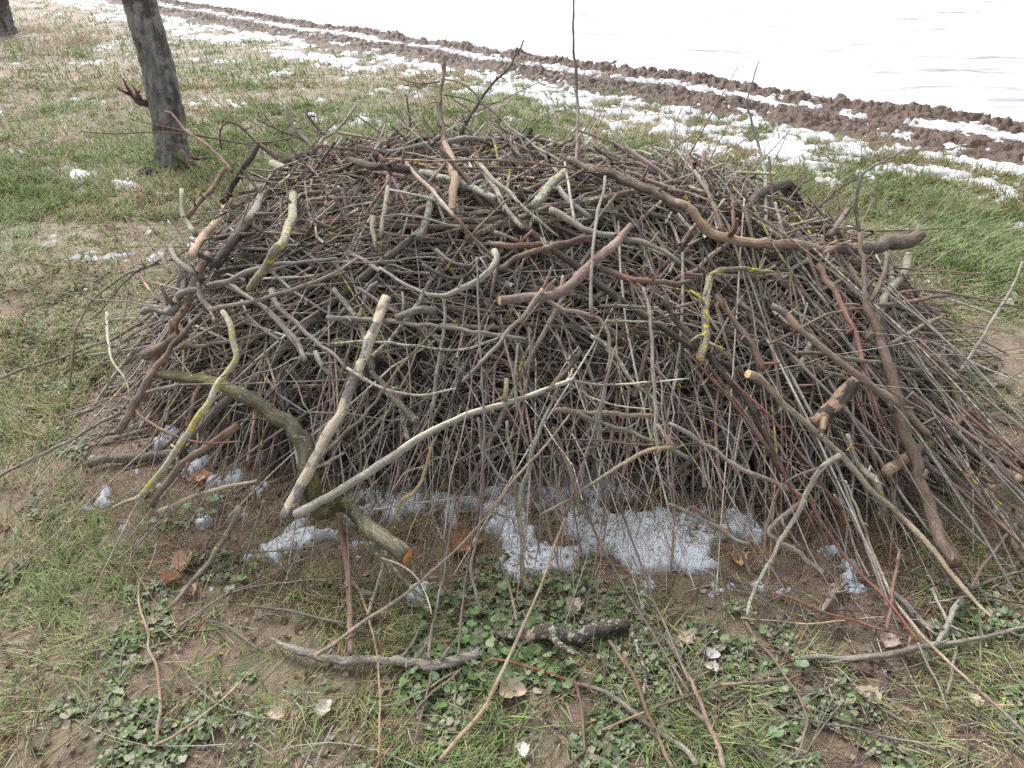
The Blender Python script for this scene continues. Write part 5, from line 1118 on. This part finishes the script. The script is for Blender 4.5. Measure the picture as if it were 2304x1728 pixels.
# ------------------------------------------------------------------ the tangle of fine twigs nobody could count
B_extra = []
def twig_batch(n, Lr, rr_, depth, mode, seedn, pal, seg=8, wiggle=.07, k=4, bow_=.10, lum=1.62, spray=0):
    g = np.random.default_rng(seedn)
    N = n * 3
    x = g.uniform(-1.85, 1.95, N); y = g.uniform(1.45, 4.05, N)
    h = fill(x, y); ok = h > (.05)
    x, y, h = x[ok][:n], y[ok][:n], h[ok][:n]; n = len(x)
    ox, oy = x - .12, (y - 2.75) * 1.2; base = np.arctan2(oy, ox)
    if mode == 'front':
        kf = (y < 2.35) & (h < .62); x, y, h = x[kf], y[kf], h[kf]; n = len(x); base = base[kf]; a = g.normal(0, .6, n)
    elif mode == 'out': a = base + g.normal(0, .55, n)
    elif mode == 'level': a = g.normal(0, .3, n) + np.where(g.random(n) < .5, 0, np.pi)
    else: a = g.uniform(0, 2 * np.pi, n)
    roll = g.normal(0, .45 if mode == 'front' else .16, n)
    L = g.uniform(*Lr, n) * np.clip(h / .45, .35, 1); s = np.linspace(-.5, .5, seg)[None, :] * L[:, None]
    X_ = x[:, None] + np.cos(a)[:, None] * s; Y_ = y[:, None] + np.sin(a)[:, None] * s
    bow = g.normal(0, bow_, n)[:, None] * L[:, None] * (1 - (np.linspace(-1, 1, seg) ** 2)[None, :])
    X_ += -np.sin(a)[:, None] * bow; Y_ += np.cos(a)[:, None] * bow
    H = fill(X_, Y_)
    dz = g.uniform(depth[0], depth[1], n)[:, None]
    mid = seg // 2
    # stiff wood: a chord across the heap, pushed in until it no longer floats
    sx_ = (fill(x + .12, y) - fill(x - .12, y)) / .24; sy_ = (fill(x, y + .12) - fill(x, y - .12)) / .24
    slope = np.clip(sx_ * np.cos(a) + sy_ * np.sin(a), -1.1, 1.1)
    Z_ = h[:, None] + dz + (slope + roll)[:, None] * s - (g.uniform(0, .25, n) / L)[:, None] * s ** 2
    cap = np.where(g.random(n) < .12, g.uniform(.05, .16, n), .03)
    ex = np.where(H > .06, Z_ - H - cap[:, None], -1).max(1); Z_ = Z_ - np.maximum(ex, 0)[:, None] * .85
    X_ += g.normal(0, wiggle * .1, X_.shape); Y_ += g.normal(0, wiggle * .1, X_.shape); Z_ += g.normal(0, wiggle * .1, X_.shape)
    Z_ = np.maximum(Z_, ground_z(X_, Y_) + .004)
    P = np.stack([X_, Y_, Z_], -1)
    r0 = g.uniform(*rr_, n); R_ = r0[:, None] * np.linspace(1, .35, seg)[None, :]
    cc = pal[g.integers(0, len(pal), n)] * g.uniform(.6, 1.35, (n, 1))
    if spray:                                        # side shoots growing out of the twig
        idx = np.repeat(np.arange(n), spray); nd = g.integers(1, seg - 1, len(idx)); p0 = P[idx, nd]; tg = P[idx, nd + 1] - P[idx, nd]
        tg /= np.linalg.norm(tg, axis=1)[:, None]; off_ = g.normal(0, 1, (len(idx), 3)) * [1, 1, .6]; off_ -= tg * (tg * off_).sum(1)[:, None]; off_ /= np.linalg.norm(off_, axis=1)[:, None]
        dr = tg * g.uniform(.5, 1, (len(idx), 1)) + off_ * g.uniform(.35, .9, (len(idx), 1)); Lc = g.uniform(.04, .30, len(idx)) * np.clip(L[idx], .3, 1)
        q = np.linspace(0, 1, 5)[None, :, None]; C_ = p0[:, None, :] + dr[:, None, :] * q * Lc[:, None, None] + off_[:, None, :] * (q ** 2) * (Lc * g.normal(0, .25, len(idx)))[:, None, None]
        C_[:, :, 2] = np.minimum(C_[:, :, 2], p0[:, 2:3] + .07); C_[:, :, 2] = np.maximum(C_[:, :, 2], .006)
        rc = R_[idx, nd] * g.uniform(.4, .7, len(idx)); B_extra.append(tubes_vec(C_, rc[:, None] * np.linspace(1, .4, 5)[None, :], cc[idx], 4, g, lum))
    return tubes_vec(P, R_, cc, k, g, lum)
def tubes_vec(P, R_, col, k, g, lum=1.6):
    col = (col * .72 + col.mean(1, keepdims=True) * .28) * lum
    n, seg, _ = P.shape
    Tn = np.gradient(P, axis=1); Tn /= np.linalg.norm(Tn, axis=2)[:, :, None] + 1e-9
    mean = P[:, -1] - P[:, 0]; mean /= np.linalg.norm(mean, axis=1)[:, None] + 1e-9
    ref = np.where(np.abs(mean[:, 2:3]) < .9, np.array([[0, 0, 1.0]]), np.array([[1.0, 0, 0]]))
    A = np.cross(Tn, ref[:, None, :]); A /= np.linalg.norm(A, axis=2)[:, :, None] + 1e-9
    B = np.cross(Tn, A)
    ang = np.linspace(0, 2 * np.pi, k, endpoint=False)
    V = P[:, :, None, :] + R_[:, :, None, None] * (np.cos(ang)[None, None, :, None] * A[:, :, None, :] + np.sin(ang)[None, None, :, None] * B[:, :, None, :])
    i = np.arange(seg * k).reshape(seg, k); j = np.roll(i, -1, 1)
    Q = np.stack([i[:-1], j[:-1], j[1:], i[1:]], -1).reshape(1, -1, 4) + (np.arange(n) * seg * k)[:, None, None]
    C = np.repeat(np.concatenate([col, np.ones((n, 1))], 1), seg * k, 0)
    au = np.zeros((n, 4)); au[:, 0] = np.where(g.random(n) < .08, .42, .2); au[:, 1] = np.where(g.random(n) < .15, .48, .2); au[:, 2] = .3
    S_ = np.cumsum(np.concatenate([np.zeros((n, 1)), np.linalg.norm(np.diff(P, axis=1), axis=2)], 1), 1) + g.uniform(0, 60, (n, 1))
    uv = np.stack([np.repeat(S_[:, :, None], k, 2), (ang[None, None, :] * R_[:, :, None])], -1).reshape(-1, 2)
    return V.reshape(-1, 3), Q.reshape(-1, 4), C, np.repeat(au, seg * k, 0), uv
PB = np.array([PAL[c] for c in ('grey', 'brown', 'purple', 'redbrown', 'dark', 'brown', 'purple', 'grey', 'olive', 'pale', 'redbrown')])
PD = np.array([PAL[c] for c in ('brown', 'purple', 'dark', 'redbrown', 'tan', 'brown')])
B_list = [twig_batch(420, (.35, .9), (.0025, .0055), (-.12, .0), 'out', 1, PB, k=5, spray=2), twig_batch(2500, (.4, 1.15), (.0022, .0062), (-.13, .02), 'any', 2, PB, k=5, bow_=.13, spray=2),
          twig_batch(3200, (.3, 1.0), (.0025, .0065), (-.09, .035), 'front', 12, PB, k=5, bow_=.16, spray=2), twig_batch(1500, (.5, 1.4), (.0025, .0060), (-.11, .03), 'level', 3, PB, k=5, bow_=.12, spray=2), twig_batch(1000, (.35, 1.0), (.0045, .0095), (-.12, .01), 'any', 9, PB, k=6, bow_=.15, spray=3, lum=1.62),
          twig_batch(4800, (.15, .55), (.0012, .0026), (-.25, -.015), 'any', 4, PD, seg=7, bow_=.2, lum=.75), twig_batch(700, (.3, .8), (.0015, .003), (-.2, .02), 'out', 5, PD, seg=6, lum=.85),  # low lum darkens inner twigs, standing in for shade inside the heap
          twig_batch(1500, (.4, 1.2), (.005, .010), (-.34, -.07), 'any', 6, PB, k=6, lum=.7), twig_batch(420, (.4, 1.1), (.010, .018), (-.40, -.14), 'any', 8, PB, k=8, lum=.7)]  # deepest layers coloured darker too, painted shade between the sticks
B_list += B_extra
# leaning fans of wands over the snow at the front, feet in the mud
def front_fan(n, seedn, k=5):
    g = np.random.default_rng(seedn)
    x0 = np.where(g.random(n) < .7, g.uniform(-.65, 1.3, n), g.uniform(-1.3, 1.3, n)); y0 = np.where(np.abs(x0) > .9, 2.15, 2.05) + g.uniform(-.05, .4, n)
    z0 = fill(x0, y0) * g.uniform(.5, 1.0, n) + .08
    foot_x = x0 + g.normal(0, .36, n) + .18 * np.sign(x0) * np.abs(x0); foot_y = 1.42 + .10 * x0 ** 2 + g.normal(0, .13, n) + g.random(n) * .25
    s = np.linspace(0, 1, 7)[None, :]
    X_ = x0[:, None] * (1 - s) + foot_x[:, None] * s; Y_ = y0[:, None] * (1 - s) + foot_y[:, None] * s
    Z_ = z0[:, None] * (1 - s) + .01 + (g.uniform(-.02, .10, n))[:, None] * 4 * s * (1 - s)
    X_ += g.normal(0, .05, n)[:, None] * 4 * s * (1 - s) + g.normal(0, .004, X_.shape); Z_ += g.normal(0, .004, X_.shape)
    Z_ = np.maximum(Z_, ground_z(X_, Y_) + .004)
    R_ = g.uniform(.0016, .0055, n)[:, None] * np.linspace(1, .4, 7)[None, :]
    return tubes_vec(np.stack([X_, Y_, Z_], -1), R_, PB[g.integers(0, len(PB), n)] * g.uniform(.8, 1.25, (n, 1)), k, g)
B_list.append(front_fan(180, 21))
def corner_fan(n, seedn):                            # long reddish and grey stems splayed out towards the near corner
    g = np.random.default_rng(seedn)
    x0 = g.uniform(.35, 1.35, n); y0 = g.uniform(1.95, 2.55, n); z0 = fill(x0, y0) * g.uniform(.6, 1.02, n) + .03
    fx = x0 + g.uniform(-.25, .75, n); fy = 1.62 - .18 * (fx - .8) + g.normal(0, .16, n)
    s = np.linspace(0, 1, 8)[None, :]
    X_ = x0[:, None] * (1 - s) + fx[:, None] * s + g.normal(0, .035, n)[:, None] * 4 * s * (1 - s) + g.normal(0, .003, (n, 8)); Y_ = y0[:, None] * (1 - s) + fy[:, None] * s + g.normal(0, .003, (n, 8))
    Z_ = np.maximum(z0[:, None] * (1 - s) + .012 + g.uniform(-.02, .10, n)[:, None] * 4 * s * (1 - s), ground_z(X_, Y_) + .005)
    R_ = g.uniform(.0025, .0075, n)[:, None] * np.linspace(1, .5, 8)[None, :]
    pc = np.array([PAL[c] for c in ('red', 'redbrown', 'purple', 'grey', 'brown', 'redbrown', 'grey', 'dark')])
    return tubes_vec(np.stack([X_, Y_, Z_], -1), R_, pc[g.integers(0, len(pc), n)] * g.uniform(.75, 1.1, (n, 1)), 6, g, 1.3)
B_list.append(corner_fan(95, 41))
# loose ends sticking out all round the rim, and twigs lying about
def rim_twigs(n, seedn):
    g = np.random.default_rng(seedn)
    th_ = g.uniform(0, 2 * np.pi, n)
    th_ = np.where(g.random(n) < .35, g.uniform(-.9, .4, n), th_)
    rr_ = g.uniform(.72, .97, n)
    x0 = .12 + np.cos(th_) * 1.8 * rr_; y0 = 2.75 + np.sin(th_) * 1.25 * rr_
    z0 = surf(x0, y0) * g.uniform(.3, 1.0, n)
    L = g.uniform(.25, .85, n) * np.where(np.sin(th_) > .3, .75, 1)
    az = th_ + g.normal(0, .45, n); up = np.where(g.random(n) < .35, g.uniform(.1, .75, n), g.uniform(-.6, .05, n))
    s = np.linspace(-.3, .7, 7)[None, :]
    X_ = x0[:, None] + (np.cos(az) * L)[:, None] * s; Y_ = y0[:, None] + (np.sin(az) * L)[:, None] * s
    Z_ = z0[:, None] + (up * L)[:, None] * s - (.18 * L)[:, None] * s ** 2 + g.normal(0, .004, X_.shape)
    X_ += g.normal(0, .005, X_.shape); Y_ += g.normal(0, .005, X_.shape)
    Z_ = np.maximum(Z_, ground_z(X_, Y_) + .004)
    R_ = g.uniform(.0012, .0036, n)[:, None] * np.linspace(1, .4, 7)[None, :]
    return tubes_vec(np.stack([X_, Y_, Z_], -1), R_, PB[g.integers(0, len(PB), n)] * g.uniform(.7, 1.2, (n, 1)), 5, g)
B_list.append(rim_twigs(300, 22))
def crest_twigs(n, seedn):
    g = np.random.default_rng(seedn)
    x0 = g.uniform(-1.5, 1.6, n); y0 = g.uniform(2.6, 3.7, n); z0 = fill(x0, y0) - .03
    k = z0 > .15; x0, y0, z0 = x0[k], y0[k], z0[k]; n = len(x0)
    az = np.where(x0 < 0, 2.4, .7) + g.normal(0, .9, n); el = g.uniform(.1, 1.2, n); L = g.uniform(.12, .45, n)
    s = np.linspace(0, 1, 7)[None, :]; b = g.normal(0, .12, n)[:, None] * L[:, None] * s ** 2
    X_ = x0[:, None] + (np.cos(az) * np.cos(el) * L)[:, None] * s - np.sin(az)[:, None] * b; Y_ = y0[:, None] + (np.sin(az) * np.cos(el) * L)[:, None] * s + np.cos(az)[:, None] * b
    Z_ = z0[:, None] + (np.sin(el) * L)[:, None] * s + g.normal(0, .003, X_.shape)
    R_ = g.uniform(.0016, .0045, n)[:, None] * np.linspace(1, .35, 7)[None, :]
    return tubes_vec(np.stack([X_, Y_, Z_], -1), R_, PB[g.integers(0, len(PB), n)] * g.uniform(.7, 1.2, (n, 1)), 5, g)
B_list.append(crest_twigs(230, 31))
def ground_twigs(n, seedn):
    g = np.random.default_rng(seedn)
    u = g.uniform(-100, 2400, n); v = np.where(g.random(n) < .7, g.uniform(1250, 1850, n), g.uniform(700, 1250, n))
    u = np.where(g.random(n) < .4, g.uniform(1500, 2400, n), u)
    d = rays(u, v); P0 = EYE + d * (-1.6 / d[:, 2])[:, None]
    L = g.uniform(.06, .45, n); az = g.uniform(0, 6.28, n); s = np.linspace(-.5, .5, 7)[None, :]
    X_ = P0[:, 0:1] + (np.cos(az) * L)[:, None] * s; Y_ = P0[:, 1:2] + (np.sin(az) * L)[:, None] * s
    b = g.normal(0, .08, n)[:, None] * L[:, None] * (1 - 4 * s ** 2); X_ -= np.sin(az)[:, None] * b; Y_ += np.cos(az)[:, None] * b
    Z_ = ground_z(X_, Y_) + .006 + g.uniform(0, .02, n)[:, None]
    R_ = g.uniform(.0010, .0026, n)[:, None] * np.linspace(1, .5, 7)[None, :]
    return tubes_vec(np.stack([X_, Y_, Z_], -1), R_, PB[g.integers(0, len(PB), n)] * g.uniform(.6, 1.1, (n, 1)), 4, g, 1.1)
G_list = [ground_twigs(700, 23)]
def emit(lst, name, label, cat):
    V = []; Q = []; C = []; A = []; U = []; off = 0
    for v, q, c, a, u in lst: V.append(v); Q.append(q + off); C.append(c); A.append(a); U.append(u); off += len(v)
    o = mesh_obj(name, np.concatenate(V), np.concatenate(Q), M_BARK, attrs={'Tint': np.concatenate(C), 'Aux': np.concatenate(A)}, uv=np.concatenate(U))
    return tag(o, label, cat, kind='stuff')
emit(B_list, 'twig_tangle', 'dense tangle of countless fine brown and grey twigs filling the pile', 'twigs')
emit(G_list, 'fallen_twigs', 'thin broken twigs scattered over the trampled ground', 'twigs')

# ------------------------------------------------------------------ leaves worth a look
for a in [(417, 1270, .075, (.44, .31, .23), 1.7, .9, 'large pinkish tan dead leaf standing curled beside the grey stick'),
          (385, 1308, .060, (.30, .175, .11), .3, .8, 'russet dead leaf folded over next to the grey stick'),
          (425, 1330, .050, (.44, .31, .23), 2.5, .5, 'flat tan dead leaf touching the lower end of the grey stick'),
          (1050, 1225, .110, (.24, .13, .07), .5, .5, 'big brown dead leaf lying at the edge of the snow behind the wands'),
          (1290, 1365, .060, (.40, .33, .27), 1.4, .8, 'pale tan curled leaf standing above the cracked dark log'),
          (1655, 1262, .065, (.38, .25, .13), 1.7, .7, 'ochre leaf curled upright at the mud side of the snow'),
          (1605, 1478, .038, (.58, .52, .48), .2, .7, 'whitish crumpled leaf on the clover right of the red forked wands'),
          (1600, 1506, .036, (.50, .45, .42), 2.7, .6, 'whitish leaf half just in front of the other whitish one'),
          (2192, 1575, .040, (.46, .37, .29), 1.4, .4, 'beige leaf near the corner by the long straight wand'),
          (1155, 1567, .070, (.34, .27, .21), .1, .6, 'grey brown leaf rolled lengthwise under the long front stick'),
          (1175, 1693, .036, (.55, .50, .46), 1.9, .9, 'small whitish crumpled leaf near the bottom edge'),
          (620, 1605, .045, (.40, .30, .24), 3.0, .4, 'pale brown leaf lying on grass at the bottom'),
          (730, 1590, .050, (.36, .34, .29), 1.2, .5, 'grey green withered leaf among the grass'),
          (2000, 1440, .060, (.32, .26, .23), .9, .5, 'faded grey leaf under the thin grey wand'),
          (1545, 1435, .050, (.40, .32, .26), 2.9, .4, 'light brown leaf on the clover behind the whitish ones'),
          (1950, 1570, .060, (.36, .28, .22), 2.3, .5, 'long narrow tan leaf lying below the smooth ground pole'),
          (455, 1080, .070, (.42, .20, .10), .4, .4, 'orange brown leaf in the gap beneath the thick flank pole'),
          (350, 1395, .045, (.30, .25, .20), .6, .4, 'dull brown leaf beside the winding twig')]:
    dead_leaf(*a)
def round_leaf(u, v, size, col, az, label):
    d = rays(u, v); p = EYE + d * (-1.6 / d[2]); h = .03
    K = 20; rings = 3; V = [(0, 0, 0)]
    for r in range(1, rings + 1):
        for i in range(K):
            a = 2 * math.pi * i / K; q = r / rings
            rad = size * .5 * q * (1 - .55 * math.exp(-(min(a, 2 * math.pi - a) / .3) ** 2) * q + .04 * math.cos(9 * a) * q)
            V.append((rad * math.cos(a + az), rad * math.sin(a + az), size * (.10 * q * q + .03 * math.cos(4 * a) * q)))
    F = [np.array([[0, 1 + i, 1 + (i + 1) % K] for i in range(K)])]
    for r in range(rings - 1):
        F.append(np.array([[1 + r * K + i, 1 + (r + 1) * K + i, 1 + (r + 1) * K + (i + 1) % K, 1 + r * K + (i + 1) % K] for i in range(K)]))
    V = np.array(V); V[:, 2] -= V[:, 1] * .25
    o = mesh_obj('round_leaf', V, F, M_LEAF, attrs={'Tint': np.tile(np.array(list(col) + [1.0]), (len(V), 1))})
    o.location = (float(p[0]), float(p[1]), float(ground_z(p[0], p[1])) + h)
    tag(o, label, 'leaf', 'large round green leaves')
    v_, f_, _ = tube(np.array([[0, 0, 0], [.004, .002, -.015], [.012, .004, -.034]]), np.array([.0010, .0011, .0012]), 5)
    mesh_obj('leaf_stalk', v_, f_, M_LEAF, parent=o, attrs={'Tint': np.tile(np.array([.12, .15, .06, 1.0]), (len(v_), 1))})
for a in [(487, 1132, .055, (.13, .24, .13), 1.2, 'largest round green leaf below the thick flank pole'),
          (425, 1153, .034, (.14, .26, .12), .4, 'round green leaf beside the largest one'),
          (480, 1165, .030, (.12, .23, .10), 2.4, 'small round leaf just in front of the largest one'),
          (452, 1160, .028, (.15, .26, .13), 3.1, 'small round leaf between the two bigger round leaves'),
          (548, 1310, .030, (.18, .28, .14), 1.0, 'bright round leaf at the foot of the brown dropping twig'),
          (520, 1333, .028, (.20, .27, .16), 2.0, 'dusty round leaf next to the bright one'),
          (1158, 1538, .036, (.22, .32, .20), .2, 'pale green round leaf alone beside the long front stick'),
          (1088, 1607, .024, (.17, .28, .13), 1.5, 'small round leaf under the long front stick'),
          (1045, 1445, .034, (.14, .27, .09), 2.2, 'fresh round leaf at the end of the splintered log'),
          (1062, 1409, .028, (.15, .28, .10), .9, 'fresh round leaf above the end of the splintered log'),
          (1740, 1660, .032, (.14, .24, .13), .7, 'round green leaf at the bottom beside the bowed twig'),
          (1800, 1503, .034, (.19, .26, .17), 1.9, 'greyish round leaf at the tip of the rust coloured stick')]:
    round_leaf(*a)

# ------------------------------------------------------------------ trees
def tree(base_u, base_v, top_u, top_v, w_base, w_top, label, hgt, seedn, stub=False):
    d = rays(base_u, base_v); B0 = EYE + d * (-1.6 / d[2])
    g = np.random.default_rng(seedn)
    D = rays(top_u, top_v); tY = B0[1] / D[1]; T0 = EYE + D * tY
    ax = (T0 - B0) / (T0[2] - B0[2])
    zz = np.concatenate([np.linspace(-.06, T0[2], 60), np.linspace(T0[2], hgt, 34)[1:]])
    pts = B0 + ax * zz[:, None]; pts[:, 2] = zz
    k_ = T0[2]
    pts[:, 0] += .02 * np.sin(zz * 3.1) - .02 * math.sin(0); pts[:, 1] += .02 * np.sin(zz * 2.3)
    dep = float((B0 - EYE) @ AXIS); r_b = w_base * .5 * dep / FPX; dt = float((T0 - EYE) @ AXIS); r_t = w_top * .5 * dt / FPX
    rad = np.interp(zz, [-.06, 0.03, .18, k_, hgt], [r_b * 1.22, r_b * 1.08, r_b * .98, r_t, r_t * .6])
    root = bpy.data.objects.new('tree', None); COL.objects.link(root); root.location = tuple(B0)
    tag(root, label, 'tree', 'trees of the orchard')
    o = build_branch('trunk', pts, rad, np.array((.205, .203, .202)), (.2, .34, .30, 0), k=40, spur=0, rough=True, rr=g, kink=.01, rn=.07, ridge=.10, mat=M_TRUNK)
    def adopt(ob):
        ob.location = tuple(np.array(ob.location) - B0); ob.parent = root
    adopt(o)
    for i in range(5):                                # limbs above the frame
        z = hgt - .1 - i * .16; p0 = B0 + ax * z; p0[2] = z
        a = i * 2.4 + .7; L = 1.5 - .1 * i
        s = np.linspace(0, 1, 12)[:, None]
        q = p0 + s * L * np.array([math.cos(a), math.sin(a), .7]) + s ** 2 * np.array([0, 0, .4])
        l_ = build_branch('limb', q, np.linspace(r_t * .55, r_t * .12, 12), np.array((.13, .12, .11)), (.3, .3, .3, 0), k=9, spur=6, rough=True, rr=g, kink=.3)
        adopt(l_)
    if stub:
        p0 = None
        j = int(np.argmin(np.abs(project(pts)[1] - 222)))
        q = pts[j] + np.array([[-.10, -.02, -.03], [-.17, -.05, .0], [-.22, -.05, .05], [-.26, -.06, .06]])
        s_ = build_branch('broken_stub', q, np.array([.035, .032, .022, .012]), np.array((.16, .10, .085)), (.2, .2, .3, 0), k=9, spur=7, rough=True, rr=g, kink=.5); adopt(s_)
        q = pts[j] + np.array([[-.16, -.05, .0], [-.17, -.05, .05], [-.19, -.05, .11]])
        s_ = build_branch('broken_stub', q, np.array([.022, .016, .007]), np.array((.18, .09, .07)), (.2, .2, .3, 0), k=7, spur=2, rough=True, rr=g, kink=.5); adopt(s_)
        # a decayed root flare on the pile side
        q = B0 + np.array([[.08, -.08, .10], [.14, -.11, .06], [.20, -.14, .03], [.26, -.15, .0]])
        s_ = build_branch('root', q, np.array([.05, .045, .035, .02]), np.array((.15, .11, .07)), (.2, .4, .45, 0), k=10, spur=1, rough=True, rr=g, kink=.5); adopt(s_)
    return root
tree(391, 366, 311, -20, 76, 72, 'grey leaning tree trunk with a broken stub standing behind the pile', 3.4, 5, stub=True)
tree(2, 78, -38, -60, 66, 60, 'dark tree base with tufts of dry grass far off at the corner', 3.0, 6)

# dark clods and stones
def clod(u, v, size, label, mat, nm, cat):
    d = rays(u, v); p = EYE + d * (-1.6 / d[2]); K, M = 14, 9; V = []
    for j in range(M):
        ph = math.pi * j / (M - 1)
        for i in range(K):
            a = 2 * math.pi * i / K; n_ = float(fbm(np.array([math.cos(a) * 1.4 + u]), np.array([math.sin(a) * 1.4 + ph * 1.3]), 3)[0])
            r = size * .5 * (.7 + .7 * n_)
            V.append((r * math.sin(ph) * math.cos(a) * 1.3, r * math.sin(ph) * math.sin(a), r * math.cos(ph) * .7 + size * .2))
    i = np.arange(K * M).reshape(M, K); j = np.roll(i, -1, 1)
    F = np.stack([i[:-1], i[1:], j[1:], j[:-1]], -1).reshape(-1, 4)
    o = mesh_obj(nm, np.array(V), F, mat, attrs={'Tint': np.tile(np.array([.05, .045, .045, 1.0]), (len(V), 1)), 'Aux': np.zeros((len(V), 4))}, uv=np.array(V)[:, :2])
    o.location = (float(p[0]), float(p[1]), float(ground_z(p[0], p[1])))
    tag(o, label, cat)
clod(332, 394, .13, 'black charred lump lying in front of the tree foot', M_ROUGH, 'charred_lump', 'lump')
clod(1930, 1500, .05, 'small dark clod of earth below the smooth ground pole', M_SOIL, 'clod', 'clod')
for (u, v, s, lb) in [(2115, 258, .16, 'largest clod standing up on the soil ridge'), (2070, 262, .12, 'clod on the ridge next to the largest'), (2168, 280, .15, 'broad clod on the near end of the ridge'),
                      (1385, 150, .13, 'pointed clod on the ridge beyond the very tall rod'), (1950, 305, .14, 'round clod on the verge side of the ploughed strip')]:
    clod(u, v, s, lb, M_SOIL, 'clod', 'clod')
